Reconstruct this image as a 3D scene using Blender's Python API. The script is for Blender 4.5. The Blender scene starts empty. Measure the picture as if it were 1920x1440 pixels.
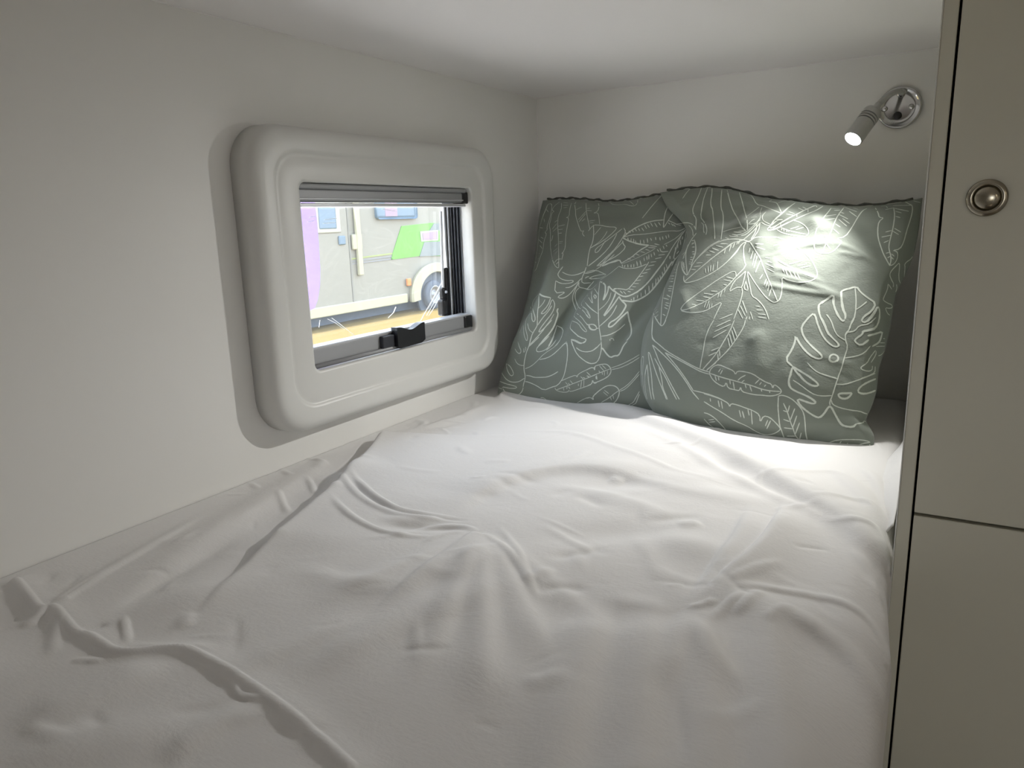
import bpy, bmesh, math, random
import numpy as np
from mathutils import Vector, Matrix
from mathutils.bvhtree import BVHTree

# ------------------------------------------------------------------ camera, world, sun, exposure
sc = bpy.context.scene
COL = sc.collection
ZC = 1.95                                  # ceiling height above the van floor
ZM = 1.352                                 # top of the mattress
YAW, PITCH, ROLL = (math.radians(a) for a in (31.0154, 77.4032, -1.79267))
FPX = 1373.255
CAM = Vector((0.8034, -1.4761, ZC - 0.2552))
RC = Matrix.Rotation(YAW, 3, 'Z') @ Matrix.Rotation(PITCH, 3, 'X') @ Matrix.Rotation(ROLL, 3, 'Z')
cd = bpy.data.cameras.new('camera')
cd.sensor_width = 36.0
cd.lens = FPX / 1920 * 36
cd.clip_start = 0.01
cd.clip_end = 200
cam = bpy.data.objects.new('camera', cd)
COL.objects.link(cam)
cam.matrix_world = Matrix.Translation(CAM) @ RC.to_4x4()
sc.camera = cam

sc.view_settings.view_transform = 'Standard'
sc.view_settings.look = 'None'
sc.view_settings.gamma = 1
sc.view_settings.use_curve_mapping = False
sc.view_settings.exposure = 0.0
sc.cycles.use_denoising = True
sc.cycles.max_bounces = 10
sc.cycles.diffuse_bounces = 5
sc.cycles.glossy_bounces = 4
sc.cycles.transparent_max_bounces = 12
sc.cycles.sample_clamp_indirect = 6
sc.cycles.caustics_reflective = False
sc.cycles.caustics_refractive = False

w = bpy.data.worlds.new('sky')
sc.world = w
w.use_nodes = True
nt = w.node_tree
nt.nodes.clear()
o_ = nt.nodes.new('ShaderNodeOutputWorld')
bg = nt.nodes.new('ShaderNodeBackground')
tc = nt.nodes.new('ShaderNodeTexCoord')
sp = nt.nodes.new('ShaderNodeSeparateXYZ')
cr = nt.nodes.new('ShaderNodeValToRGB')
cr.color_ramp.elements[0].position = 0.0
cr.color_ramp.elements[0].color = (0.96, 0.98, 1.0, 1)
cr.color_ramp.elements[1].position = 0.9
cr.color_ramp.elements[1].color = (0.74, 0.84, 1.0, 1)
nt.links.new(tc.outputs['Generated'], sp.inputs[0])
nt.links.new(sp.outputs['Z'], cr.inputs[0])
nt.links.new(cr.outputs[0], bg.inputs[0])
bg.inputs[1].default_value = 6.5
nt.links.new(bg.outputs[0], o_.inputs[0])

def light(name, kind, loc, energy, color, **kw):
    l = bpy.data.lights.new(name, kind)
    l.energy = energy
    l.color = color
    for k, v in kw.items():
        setattr(l, k, v)
    o = bpy.data.objects.new(name, l)
    COL.objects.link(o)
    o.location = loc
    return o

def aim(o, d):
    o.rotation_euler = Vector(d).to_track_quat('-Z', 'Y').to_euler()

sun = light('sun', 'SUN', (0, 0, 8), 18.0, (1.0, 0.93, 0.82), angle=0.01)
aim(sun, (0.10, 0.55, -0.95))
def portal(loc, d, sx, sy):
    o = light('daylight_portal', 'AREA', loc, 1.0, (1, 1, 1), shape='RECTANGLE', size=sx, size_y=sy)
    o.data.cycles.is_portal = True
    aim(o, d)
    return o
portal((-0.034, -0.5335, ZC - 0.3265), (1, 0, 0), 0.43, 0.27)
portal((1.64, -3.22, 1.63), (0, 1, 0), 0.57, 0.47)  # over the opening added in the front wall
SPOT_POWER = 16.0
SPILL_POWER = 0.9
FILL_POWER = 1.0  # power of the added fill light


# ------------------------------------------------------------------ helpers
def px_ray(x, y):
    return (RC @ Vector(((x - 960) / FPX, -(y - 720) / FPX, -1))).normalized()

def px_on(x, y, axis, val):
    r = px_ray(x, y)
    return CAM + r * ((val - CAM[axis]) / r[axis])

def px_plane(x, y, P, N):
    r = px_ray(x, y)
    return CAM + r * ((P - CAM).dot(N) / r.dot(N))

def obj(name, me, mat=None, parent=None, smooth=False, label=None, cat=None, group=None, kind=None):
    if isinstance(me, bmesh.types.BMesh):
        b = me
        me = bpy.data.meshes.new(name)
        b.to_mesh(me)
        b.free()
    o = bpy.data.objects.new(name, me)
    COL.objects.link(o)
    if mat:
        me.materials.append(mat)
    if smooth:
        me.polygons.foreach_set('use_smooth', [True] * len(me.polygons))
    if parent:
        o.parent = parent
        o.matrix_parent_inverse = parent.matrix_world.inverted()
    if label: o['label'] = label
    if cat: o['category'] = cat
    if group: o['group'] = group
    if kind: o['kind'] = kind
    return o

def thing(name, loc, label=None, cat=None, group=None, kind=None):
    o = bpy.data.objects.new(name, None)
    COL.objects.link(o)
    o.empty_display_size = 0.05
    o.location = loc
    o.matrix_world = Matrix.Translation(Vector(loc))
    if label: o['label'] = label
    if cat: o['category'] = cat
    if group: o['group'] = group
    if kind: o['kind'] = kind
    return o

def box(bm, lo, hi, bev=0.0, seg=2):
    lo, hi = Vector(lo), Vector(hi)
    c = (lo + hi) / 2
    s = hi - lo
    r = bmesh.ops.create_cube(bm, size=1.0, matrix=Matrix.Translation(c) @ Matrix.Diagonal((s.x, s.y, s.z, 1)))
    if bev > 0:
        es = list({e for v in r['verts'] for e in v.link_edges})
        bmesh.ops.bevel(bm, geom=es, offset=bev, segments=seg, affect='EDGES', profile=0.5)
    return bm

def B(lo, hi, bev=0.0, seg=2):
    return box(bmesh.new(), lo, hi, bev, seg)

def lathe(prof, seg, M):
    """prof: list of (r, h); axis = local z, placed by matrix M"""
    bm = bmesh.new()
    rings = []
    for r, h in prof:
        if r < 1e-6:
            rings.append([bm.verts.new(M @ Vector((0, 0, h)))])
        else:
            rings.append([bm.verts.new(M @ Vector((r * math.cos(2 * math.pi * k / seg), r * math.sin(2 * math.pi * k / seg), h))) for k in range(seg)])
    for a, b in zip(rings, rings[1:]):
        for k in range(seg):
            k2 = (k + 1) % seg
            if len(a) == 1 and len(b) > 1:
                bm.faces.new((a[0], b[k], b[k2]))
            elif len(b) == 1 and len(a) > 1:
                bm.faces.new((a[k], b[0], a[k2]))
            elif len(a) > 1:
                bm.faces.new((a[k], b[k], b[k2], a[k2]))
    bmesh.ops.recalc_face_normals(bm, faces=bm.faces)
    return bm

def axis_matrix(p, d):
    return Matrix.Translation(Vector(p)) @ Vector(d).to_track_quat('Z', 'Y').to_matrix().to_4x4()

def tube(pts, rad, seg=8, closed_ends=True):
    bm = bmesh.new()
    pts = [Vector(p) for p in pts]
    n = len(pts)
    rs = rad if hasattr(rad, '__len__') else [rad] * n
    rings = []
    up = Vector((0, 0, 1))
    for i, p in enumerate(pts):
        t = (pts[min(i + 1, n - 1)] - pts[max(i - 1, 0)]).normalized()
        a = t.cross(up)
        if a.length < 1e-3:
            a = t.cross(Vector((1, 0, 0)))
        a.normalize()
        b = t.cross(a)
        rings.append([bm.verts.new(p + rs[i] * (math.cos(2 * math.pi * k / seg) * a + math.sin(2 * math.pi * k / seg) * b)) for k in range(seg)])
    for r0, r1 in zip(rings, rings[1:]):
        for k in range(seg):
            bm.faces.new((r0[k], r0[(k + 1) % seg], r1[(k + 1) % seg], r1[k]))
    if closed_ends:
        bm.faces.new(rings[0]); bm.faces.new(rings[-1])
    bmesh.ops.recalc_face_normals(bm, faces=bm.faces)
    return bm

def prism(pts, off):
    """closed polygon of 3-d points pushed by vector off"""
    bm = bmesh.new()
    a = [bm.verts.new(Vector(p)) for p in pts]
    b = [bm.verts.new(Vector(p) + Vector(off)) for p in pts]
    bm.faces.new(a); bm.faces.new(b[::-1])
    for i in range(len(a)):
        j = (i + 1) % len(a)
        bm.faces.new((a[i], a[j], b[j], b[i]))
    bmesh.ops.recalc_face_normals(bm, faces=bm.faces)
    return bm

def rr(y0, y1, z0, z1, r, n=8):
    """rounded rectangle in the YZ plane, list of (y, z)"""
    out = []
    for cy, cz, a0 in ((y1 - r, z1 - r, 0), (y0 + r, z1 - r, 90), (y0 + r, z0 + r, 180), (y1 - r, z0 + r, 270)):
        for k in range(n + 1):
            a = math.radians(a0 + 90 * k / n)
            out.append((cy + r * math.cos(a), cz + r * math.sin(a)))
    return out

def loft(rings, closed=False):
    bm = bmesh.new()
    V = [[bm.verts.new(p) for p in r] for r in rings]
    n = len(V[0])
    seq = list(zip(V, V[1:])) + ([(V[-1], V[0])] if closed else [])
    for a, b in seq:
        for k in range(n):
            bm.faces.new((a[k], a[(k + 1) % n], b[(k + 1) % n], b[k]))
    bmesh.ops.recalc_face_normals(bm, faces=bm.faces)
    return bm

def grid_mesh(name, P, closed_u=False):
    """P: (n, m, 3) numpy array -> mesh"""
    n, m, _ = P.shape
    me = bpy.data.meshes.new(name)
    idx = np.arange(n * m).reshape(n, m)
    f = np.stack([idx[:-1, :-1], idx[1:, :-1], idx[1:, 1:], idx[:-1, 1:]], -1).reshape(-1, 4)
    me.vertices.add(n * m)
    me.vertices.foreach_set('co', P.astype(np.float32).ravel())
    nf = len(f)
    me.loops.add(nf * 4)
    me.loops.foreach_set('vertex_index', f.astype(np.int32).ravel())
    me.polygons.add(nf)
    me.polygons.foreach_set('loop_start', np.arange(0, nf * 4, 4, dtype=np.int32))
    me.update(calc_edges=True)
    me.validate()
    return me

# ------------------------------------------------------------------ materials
def mat(name, color, rough=0.5, metal=0.0, spec=0.5, noise=None, bump=None, coat=0.0, sheen=0.0):
    """noise = (scale, amount) colour mottling; bump = (scale, strength, distance[, stretch])"""
    m = bpy.data.materials.new(name)
    m.use_nodes = True
    n = m.node_tree
    p = n.nodes['Principled BSDF']
    p.inputs['Base Color'].default_value = (*color, 1)
    p.inputs['Roughness'].default_value = rough
    p.inputs['Metallic'].default_value = metal
    p.inputs['Specular IOR Level'].default_value = spec
    p.inputs['Coat Weight'].default_value = coat
    p.inputs['Sheen Weight'].default_value = sheen
    t = n.nodes.new('ShaderNodeTexCoord')
    if noise:
        nz = n.nodes.new('ShaderNodeTexNoise')
        nz.inputs['Scale'].default_value = noise[0]
        nz.inputs['Detail'].default_value = 3
        mx = n.nodes.new('ShaderNodeMix')
        mx.data_type = 'RGBA'
        a = noise[1]
        mx.inputs[6].default_value = (*[c * (1 - a) for c in color], 1)
        mx.inputs[7].default_value = (*[min(1, c * (1 + a)) for c in color], 1)
        n.links.new(t.outputs['Object'], nz.inputs['Vector'])
        n.links.new(nz.outputs['Fac'], mx.inputs[0])
        n.links.new(mx.outputs[2], p.inputs['Base Color'])
    if bump:
        nb = n.nodes.new('ShaderNodeTexNoise')
        nb.inputs['Scale'].default_value = bump[0]
        nb.inputs['Detail'].default_value = 4
        bp = n.nodes.new('ShaderNodeBump')
        bp.inputs['Strength'].default_value = bump[1]
        bp.inputs['Distance'].default_value = bump[2]
        if len(bump) > 3:
            mp = n.nodes.new('ShaderNodeMapping')
            mp.inputs['Scale'].default_value = bump[3]
            n.links.new(t.outputs['Object'], mp.inputs[0])
            n.links.new(mp.outputs[0], nb.inputs['Vector'])
        else:
            n.links.new(t.outputs['Object'], nb.inputs['Vector'])
        n.links.new(nb.outputs['Fac'], bp.inputs['Height'])
        n.links.new(bp.outputs[0], p.inputs['Normal'])
    return m

def cloth_mat(name, color, weave=2600, fine=0.25, wrinkle=0.18):
    m = mat(name, color, rough=0.85, spec=0.2, sheen=0.15)
    n = m.node_tree
    p = n.nodes['Principled BSDF']
    t = n.nodes.new('ShaderNodeTexCoord')
    hs = []
    for sc_, st in (((1, 0.35, 1), 0), ((0.3, 1, 1), 1)):
        mp = n.nodes.new('ShaderNodeMapping')
        mp.inputs['Scale'].default_value = sc_
        nz = n.nodes.new('ShaderNodeTexNoise')
        nz.inputs['Scale'].default_value = 420
        nz.inputs['Detail'].default_value = 2
        n.links.new(t.outputs['Object'], mp.inputs[0])
        n.links.new(mp.outputs[0], nz.inputs['Vector'])
        hs.append(nz)
    ad = n.nodes.new('ShaderNodeMath')
    ad.operation = 'ADD'
    n.links.new(hs[0].outputs['Fac'], ad.inputs[0])
    n.links.new(hs[1].outputs['Fac'], ad.inputs[1])
    b1 = n.nodes.new('ShaderNodeBump')
    b1.inputs['Strength'].default_value = fine
    b1.inputs['Distance'].default_value = 0.0006
    n.links.new(ad.outputs[0], b1.inputs['Height'])
    nz = n.nodes.new('ShaderNodeTexNoise')
    nz.inputs['Scale'].default_value = 26
    nz.inputs['Detail'].default_value = 5
    nz.inputs['Roughness'].default_value = 0.6
    nz.inputs['Distortion'].default_value = 0.8
    n.links.new(t.outputs['Object'], nz.inputs['Vector'])
    b2 = n.nodes.new('ShaderNodeBump')
    b2.inputs['Strength'].default_value = wrinkle
    b2.inputs['Distance'].default_value = 0.004
    n.links.new(nz.outputs['Fac'], b2.inputs['Height'])
    n.links.new(b1.outputs[0], b2.inputs['Normal'])
    n.links.new(b2.outputs[0], p.inputs['Normal'])
    return m

def emit_mat(name, color, strength):
    m = bpy.data.materials.new(name)
    m.use_nodes = True
    n = m.node_tree
    p = n.nodes['Principled BSDF']
    p.inputs['Base Color'].default_value = (*color, 1)
    p.inputs['Emission Color'].default_value = (*color, 1)
    p.inputs['Emission Strength'].default_value = strength
    return m

def pane_mat(name, tint, gloss=0.05, milk=0.0):
    m = bpy.data.materials.new(name)
    m.use_nodes = True
    n = m.node_tree
    n.nodes.clear()
    out = n.nodes.new('ShaderNodeOutputMaterial')
    tr = n.nodes.new('ShaderNodeBsdfTransparent')
    tr.inputs[0].default_value = (*tint, 1)
    gl = n.nodes.new('ShaderNodeBsdfGlossy')
    gl.inputs['Roughness'].default_value = 0.04
    mx = n.nodes.new('ShaderNodeMixShader')
    mx.inputs[0].default_value = gloss
    n.links.new(tr.outputs[0], mx.inputs[1])
    n.links.new(gl.outputs[0], mx.inputs[2])
    last = mx
    if milk:
        tl = n.nodes.new('ShaderNodeBsdfTranslucent')
        tl.inputs[0].default_value = (0.95, 0.95, 0.92, 1)
        m2 = n.nodes.new('ShaderNodeMixShader')
        m2.inputs[0].default_value = milk
        n.links.new(mx.outputs[0], m2.inputs[1])
        n.links.new(tl.outputs[0], m2.inputs[2])
        last = m2
    n.links.new(last.outputs[0], out.inputs[0])
    return m

M = {}
M['wall'] = mat('wall_laminate', (0.80, 0.79, 0.765), 0.42, spec=0.4, noise=(3, 0.01), bump=(60, 0.04, 0.001))
M['ceiling'] = mat('ceiling_laminate', (0.86, 0.835, 0.825), 0.45, spec=0.4, bump=(60, 0.04, 0.001))
M['floor'] = mat('floor_vinyl', (0.24, 0.20, 0.16), 0.5, noise=(12, 0.2))
M['shroud'] = mat('shroud_plastic', (0.64, 0.635, 0.61), 0.38, spec=0.5, bump=(900, 0.08, 0.0004))
M['alu'] = mat('brushed_aluminium', (0.33, 0.335, 0.345), 0.5, metal=0.25, bump=(300, 0.03, 0.0002, (1, 0.02, 1)))
M['alu_light'] = mat('pale_aluminium', (0.58, 0.59, 0.61), 0.4, metal=0.3)
M['black'] = mat('black_plastic', (0.012, 0.012, 0.014), 0.35, bump=(300, 0.05, 0.0003))
M['rubber'] = mat('rubber_seal', (0.02, 0.022, 0.03), 0.5, noise=(8, 0.2))
M['cord'] = mat('grey_cord', (0.55, 0.57, 0.6), 0.7)
M['bead'] = mat('joint_bead', (0.80, 0.78, 0.77), 0.5, noise=(20, 0.02))
M['duvet'] = cloth_mat('white_cotton', (0.73, 0.715, 0.705))
M['sheet'] = cloth_mat('sheet_cotton', (0.72, 0.71, 0.70))
M['ticking'] = cloth_mat('mattress_ticking', (0.66, 0.66, 0.66))
M['stitch'] = mat('stitch_thread', (0.30, 0.30, 0.31), 0.8)
M['sage'] = cloth_mat('sage_cotton', (0.215, 0.238, 0.208), fine=0.35, wrinkle=0.22)
M['sage_shaded'] = mat('sage_cotton_shaded', (0.10, 0.105, 0.09), 0.9, noise=(160, 0.5))  # same sage cotton, its shade along the seam put into the colour
M['print'] = mat('white_fabric_print', (0.62, 0.66, 0.60), 0.85, spec=0.15, bump=(900, 0.2, 0.0003))
M['cab'] = mat('cabinet_laminate', (0.64, 0.63, 0.54), 0.4, spec=0.45, noise=(4, 0.015), bump=(250, 0.03, 0.0004))
M['cabedge'] = mat('cabinet_edging', (0.72, 0.72, 0.69), 0.35)
M['dark'] = mat('dark_gap', (0.01, 0.01, 0.008), 0.8)
M['nickel'] = mat('satin_nickel', (0.40, 0.37, 0.30), 0.22, metal=1.0, bump=(200, 0.03, 0.0002))
M['chrome'] = mat('polished_chrome', (0.60, 0.60, 0.60), 0.10, metal=1.0)
M['satin'] = mat('satin_chrome', (0.46, 0.46, 0.45), 0.36, metal=0.45)
M['lens'] = emit_mat('lamp_lens', (1.0, 1.0, 0.96), 25.0)
M['fill_disc'] = emit_mat('fill_light_disc', (1.0, 0.90, 0.74), 3.0)  # glowing disc of the added fill light
M['plywood'] = mat('bed_box_laminate', (0.45, 0.44, 0.40), 0.5, noise=(6, 0.03))
# outdoors
M['grass'] = mat('dry_grass', (0.148, 0.096, 0.012), 0.95, noise=(9, 0.22), bump=(30, 0.6, 0.05))
M['van'] = mat('van_gelcoat', (0.256, 0.250, 0.213), 0.45, noise=(1.2, 0.03))
M['van_white'] = mat('van_white_trim', (0.381, 0.381, 0.331), 0.5)
M['van_cream'] = mat('van_cream_trim', (0.400, 0.390, 0.278), 0.5)
M['van_seam'] = mat('van_seam', (0.216, 0.216, 0.192), 0.6)
M['van_glass'] = mat('van_tinted_glass', (0.123, 0.190, 0.258), 0.15)
M['van_pink'] = mat('van_curtain', (0.320, 0.243, 0.320), 0.6)
M['van_green'] = mat('van_green_vinyl', (0.132, 0.396, 0.060), 0.4)
M['van_grey'] = mat('van_grey_vinyl', (0.180, 0.210, 0.216), 0.4)
M['van_stripe'] = mat('van_grey_stripe', (0.218, 0.229, 0.244), 0.4)
M['van_lime'] = mat('van_lime_stripe', (0.291, 0.343, 0.125), 0.4)
M['orange'] = mat('orange_marker', (0.680, 0.240, 0.080), 0.3)
M['tyre'] = mat('tyre_rubber', (0.077, 0.096, 0.125), 0.8)
M['rim'] = mat('wheel_rim', (0.264, 0.278, 0.298), 0.35, metal=0.3)
M['under'] = mat('underbody', (0.10, 0.13, 0.18), 0.9)
M['bounce_pad'] = mat('bounce_gravel', (0.76, 0.71, 0.66), 0.95, noise=(14, 0.2), bump=(60, 0.5, 0.02))  # for the pad added outside to bounce light
M['purple'] = mat('purple_banner', (0.216, 0.146, 0.372), 0.7, noise=(3, 0.12), bump=(3, 0.4, 0.05))
M['pane'] = pane_mat('window_pane', (0.90, 0.93, 0.96))
M['film'] = mat('protective_film_crease', (0.85, 0.88, 0.88), 0.2, spec=0.8)
M['film_mat'] = pane_mat('protective_film', (0.97, 0.97, 0.97), 0.03, milk=0.018)

# ------------------------------------------------------------------ room shell
WY0, WY1, WZ0, WZ1 = -0.742, -0.325, ZC - 0.457, ZC - 0.196      # window opening
def wall_left():
    bm = bmesh.new()
    y0, y1 = -3.2, 0.0
    oy0, oy1, oz0, oz1 = WY0 - 0.015, WY1 + 0.015, WZ0 - 0.012, WZ1 + 0.012
    box(bm, (-0.035, y0, 0), (0, oy0, ZC))
    box(bm, (-0.035, oy1, 0), (0, y1, ZC))
    box(bm, (-0.035, oy0, 0), (0, oy1, oz0))
    box(bm, (-0.035, oy0, oz1), (0, oy1, ZC))
    bmesh.ops.remove_doubles(bm, verts=bm.verts, dist=1e-5)
    return bm
obj('wall_left', wall_left(), M['wall'], kind='structure')
obj('wall_back', B((-0.035, 0, 0), (2.035, 0.035, ZC)), M['wall'], kind='structure')
obj('wall_right', B((2.0, -3.2, 0), (2.035, 0, ZC)), M['wall'], kind='structure')
def wall_front():
    bm = bmesh.new()
    box(bm, (-0.035, -3.235, 0), (1.36, -3.2, ZC))
    box(bm, (1.92, -3.235, 0), (2.035, -3.2, ZC))
    box(bm, (1.36, -3.235, 1.86), (1.92, -3.2, ZC))
    box(bm, (1.36, -3.235, 0), (1.92, -3.2, 1.40))
    return bm
obj('wall_front', wall_front(), M['wall'], kind='structure')      # opening added behind the camera to let daylight in
obj('ceiling', B((-0.035, -3.235, ZC), (2.035, 0.035, ZC + 0.035)), M['ceiling'], kind='structure')
obj('floor', B((-0.035, -3.235, -0.04), (2.035, 0.035, 0)), M['floor'], kind='structure')
obj('trim_1', tube([(0.0005, -3.19, ZC - 0.0005), (0.0005, -0.0005, ZC - 0.0005)], 0.0011, 6), M['bead'], kind='structure')
obj('trim_2', tube([(0.0005, -0.0005, ZC - 0.0005), (1.99, -0.0005, ZC - 0.0005)], 0.0013, 6), M['bead'], kind='structure')
obj('trim_3', tube([(0.0005, -0.0005, ZM - 0.2), (0.0005, -0.0005, ZC)], 0.0011, 6), M['bead'], kind='structure')

# ------------------------------------------------------------------ window
win = thing('window_1', (0, -0.53, ZC - 0.33), kind='structure')
OY0, OY1, OZ0, OZ1 = -0.822, -0.243, ZC - 0.541, ZC - 0.122
def ring(y0, y1, z0, z1, r, x, n=10):
    return [Vector((x, a, b)) for a, b in rr(y0, y1, z0, z1, r, n)]
def oring(i, x, r=None):
    return ring(OY0 + i, OY1 - i, OZ0 + i, OZ1 - i, (0.058 - i * 0.6) if r is None else r, x)
def gring(i, x):
    return ring(-0.783 + i, -0.288 - i, ZC - 0.503 + i, ZC - 0.159 - i, 0.040 - i * 0.5, x)
def wring(i, x):
    return ring(WY0 + i, WY1 - i, WZ0 + i, WZ1 - i, 0.012, x)
shr = [oring(0, 0.0005), oring(0.0005, 0.022), oring(0.0018, 0.030), oring(0.0045, 0.0355), oring(0.009, 0.039), oring(0.014, 0.0405), oring(0.020, 0.0408),
       gring(-0.006, 0.0408), gring(-0.0035, 0.0402), gring(-0.0015, 0.0385), gring(0, 0.0372), gring(0.002, 0.0368), gring(0.005, 0.0372), gring(0.012, 0.0380),
       wring(-0.004, 0.0380), wring(-0.001, 0.0372), wring(0, 0.0350), wring(0, 0.012), wring(-0.008, 0.011), wring(-0.008, 0.0006)]
obj('shroud', loft(shr, closed=True), M['shroud'], win, smooth=True, label='moulded pale grey plastic window surround with rounded corners')

# black inner reveal between shroud and pane, with ribs on the right
rv = [wring(0.0005, 0.0118), wring(0.0005, -0.030), wring(-0.010, -0.030), wring(-0.010, 0.0118)]
obj('reveal', loft([[Vector(p) for p in r] for r in rv], closed=True), M['rubber'], win)
for k in range(5):
    x = 0.006 - k * 0.007
    obj('reveal_rib', B((x - 0.0015, WY1 - 0.004, WZ0 + 0.02), (x + 0.0015, WY1 - 0.0005, WZ1 - 0.03), 0.0006, 1), M['rubber'], win)
obj('jamb_strip', B((-0.0285, WY1 - 0.008, WZ0 + 0.004), (-0.020, WY1 - 0.0008, WZ1 - 0.028), 0.001, 1), M['alu_light'], win, label='white edge strip of the opening sash')
obj('jamb_strip', B((-0.0165, WY1 - 0.0055, WZ0 + 0.004), (-0.0125, WY1 - 0.0008, WZ1 - 0.028), 0.001, 1), M['alu'], win)
pane = obj('pane', B((-0.0285, WY0 + 0.001, WZ0 + 0.001), (-0.0255, WY1 - 0.006, WZ1 - 0.001)), M['pane'], win, label='clear acrylic pane with protective film')
obj('protective_film', B((-0.0252, WY0 + 0.004, WZ0 + 0.004), (-0.0250, WY1 - 0.010, WZ1 - 0.003)), M['film_mat'], pane, label='milky protective film sheet')
# creases of the film
def film(pxs, r=0.0005):
    pts = [px_on(x, y, 0, -0.0246) for x, y in pxs]
    return tube(pts, [r * (0.3 + 0.7 * math.sin(math.pi * (i + 0.5) / len(pts))) for i in range(len(pts))], 5)
for f in ([(838, 505), (828, 530), (812, 560), (795, 590), (786, 607)], [(836, 512), (822, 545), (803, 580)], [(834, 530), (818, 560), (800, 592)], [(826, 556), (812, 580), (804, 592)],
          [(742, 576), (738, 586), (728, 596)], [(614, 598), (630, 606), (646, 618)], [(622, 596), (638, 608), (668, 632)], [(600, 600), (598, 614)],
          [(580, 408), (592, 405)], [(578, 416), (588, 414)], [(608, 412), (632, 409)], [(606, 419), (628, 417)], [(838, 560), (826, 577)], [(716, 392), (742, 396)]):
    obj('film_crease', film(f), M['film'], pane)

# roller blind cassette
cas = obj('blind_cassette', B((0.008, WY0 + 0.001, ZC - 0.2215), (0.031, WY1 - 0.020, ZC - 0.2045), 0.002), M['alu'], win, label='silver roller blind cassette along the window top')
obj('cassette_bead', B((0.006, WY0 + 0.001, ZC - 0.2045), (0.034, WY1 - 0.010, ZC - 0.1965), 0.0035, 3), M['alu'], cas)
obj('cassette_lip', B((0.008, WY0 + 0.001, ZC - 0.2185), (0.0335, WY1 - 0.020, ZC - 0.2165), 0.0008, 1), M['alu_light'], cas)
obj('end_cap', B((0.004, WY1 - 0.022, ZC - 0.2235), (0.0315, WY1 - 0.002, ZC - 0.203), 0.002), M['black'], cas, label='black end cap')
br = obj('blind_bar', B((0.010, WY0 + 0.001, ZC - 0.2285), (0.0325, WY1 - 0.012, ZC - 0.2235), 0.0012), M['alu_light'], win, label='white pull bar under the cassette')

# bottom rail with handle
rail = obj('bottom_rail', B((0.006, WY0 + 0.001, ZC - 0.4505), (0.026, WY1 - 0.004, ZC - 0.428), 0.001), M['alu'], win, label='silver lower blind rail')
obj('rail_top', B((0.005, WY0 + 0.001, ZC - 0.428), (0.0275, WY1 - 0.006, ZC - 0.4245), 0.0008, 1), M['alu_light'], rail)
obj('rail_lip', tube([(0.028, WY0 + 0.008, ZC - 0.4525), (0.028, WY1 - 0.008, ZC - 0.4525)], 0.0035, 10), M['alu'], rail, smooth=True)
obj('end_cap', B((0.004, WY1 - 0.026, ZC - 0.4515), (0.0295, WY1 - 0.001, ZC - 0.4275), 0.0025), M['black'], rail, label='black end cap')
def handle():
    ya, yb = -0.560, -0.487
    n = 14
    top = []
    for k in range(n + 1):
        t = k / n
        y = ya + (yb - ya) * t
        dip = 0.0075 * (0.5 - 0.5 * math.cos(2 * math.pi * min(1, max(0, (t - 0.05) / 0.9)))) 
        top.append((y, ZC - 0.4195 - dip))
    pts = [(0.026, y, z) for y, z in top] + [(0.026, yb, ZC - 0.449), (0.026, yb - 0.01, ZC - 0.4535), (0.026, ya + 0.006, ZC - 0.4545), (0.026, ya, ZC - 0.450)]
    bm = prism(pts, (0.013, 0, 0))
    return bm
hd = obj('handle', handle(), M['black'], rail, label='black finger grip with a dipped top')
obj('latch', B((0.024, -0.590, ZC - 0.4495), (0.0335, -0.5605, ZC - 0.4300), 0.002), M['rubber'], rail)
# blind side cords
for (a, b) in (((883, 387), (893, 598)), ((886, 387), (896, 598)), ((879, 387), (892, 540))):
    p, q = px_on(*a, 0, 0.012), px_on(*b, 0, 0.012)
    p.y = min(p.y, WY1 - 0.0015); q.y = min(q.y, WY1 - 0.0015)
    obj('cord', tube([p, q], 0.0006, 5), M['cord'], win)
# stay arms
def stay(yc, pts, r):
    return tube(pts, r, 8)
arm = obj('stay_arm', B((-0.020, -0.349, ZC - 0.440), (-0.012, -0.337, ZC - 0.338), 0.004, 3), M['black'], win, label='black window stay with round locking knob')
def knob_bm():
    bm = bmesh.new()
    box(bm, (-0.024, -0.366, ZC - 0.428), (-0.008, -0.348, ZC - 0.396), 0.005, 3)
    box(bm, (-0.022, -0.360, ZC - 0.398), (-0.012, -0.344, ZC - 0.374), 0.004, 3)
    return bm
obj('locking_knob', knob_bm(), M['black'], arm)
obj('pivot', lathe([(0, 0.002), (0.0022, 0.002), (0.0028, 0.0), (0.0028, -0.006)], 14, axis_matrix((-0.0105, -0.352, ZC - 0.383), (1, 0, 0))), M['alu_light'], arm)
obj('stay_rod', tube([(-0.016, -0.354, ZC - 0.385), (-0.018, -0.346, ZC - 0.235)], 0.0028, 8), M['alu_light'], arm)
obj('stay_arm', B((-0.022, WY0 + 0.0035, ZC - 0.437), (0.000, WY0 + 0.0105, ZC - 0.342), 0.003, 2), M['black'], win, label='black window stay against the left jamb')

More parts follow.
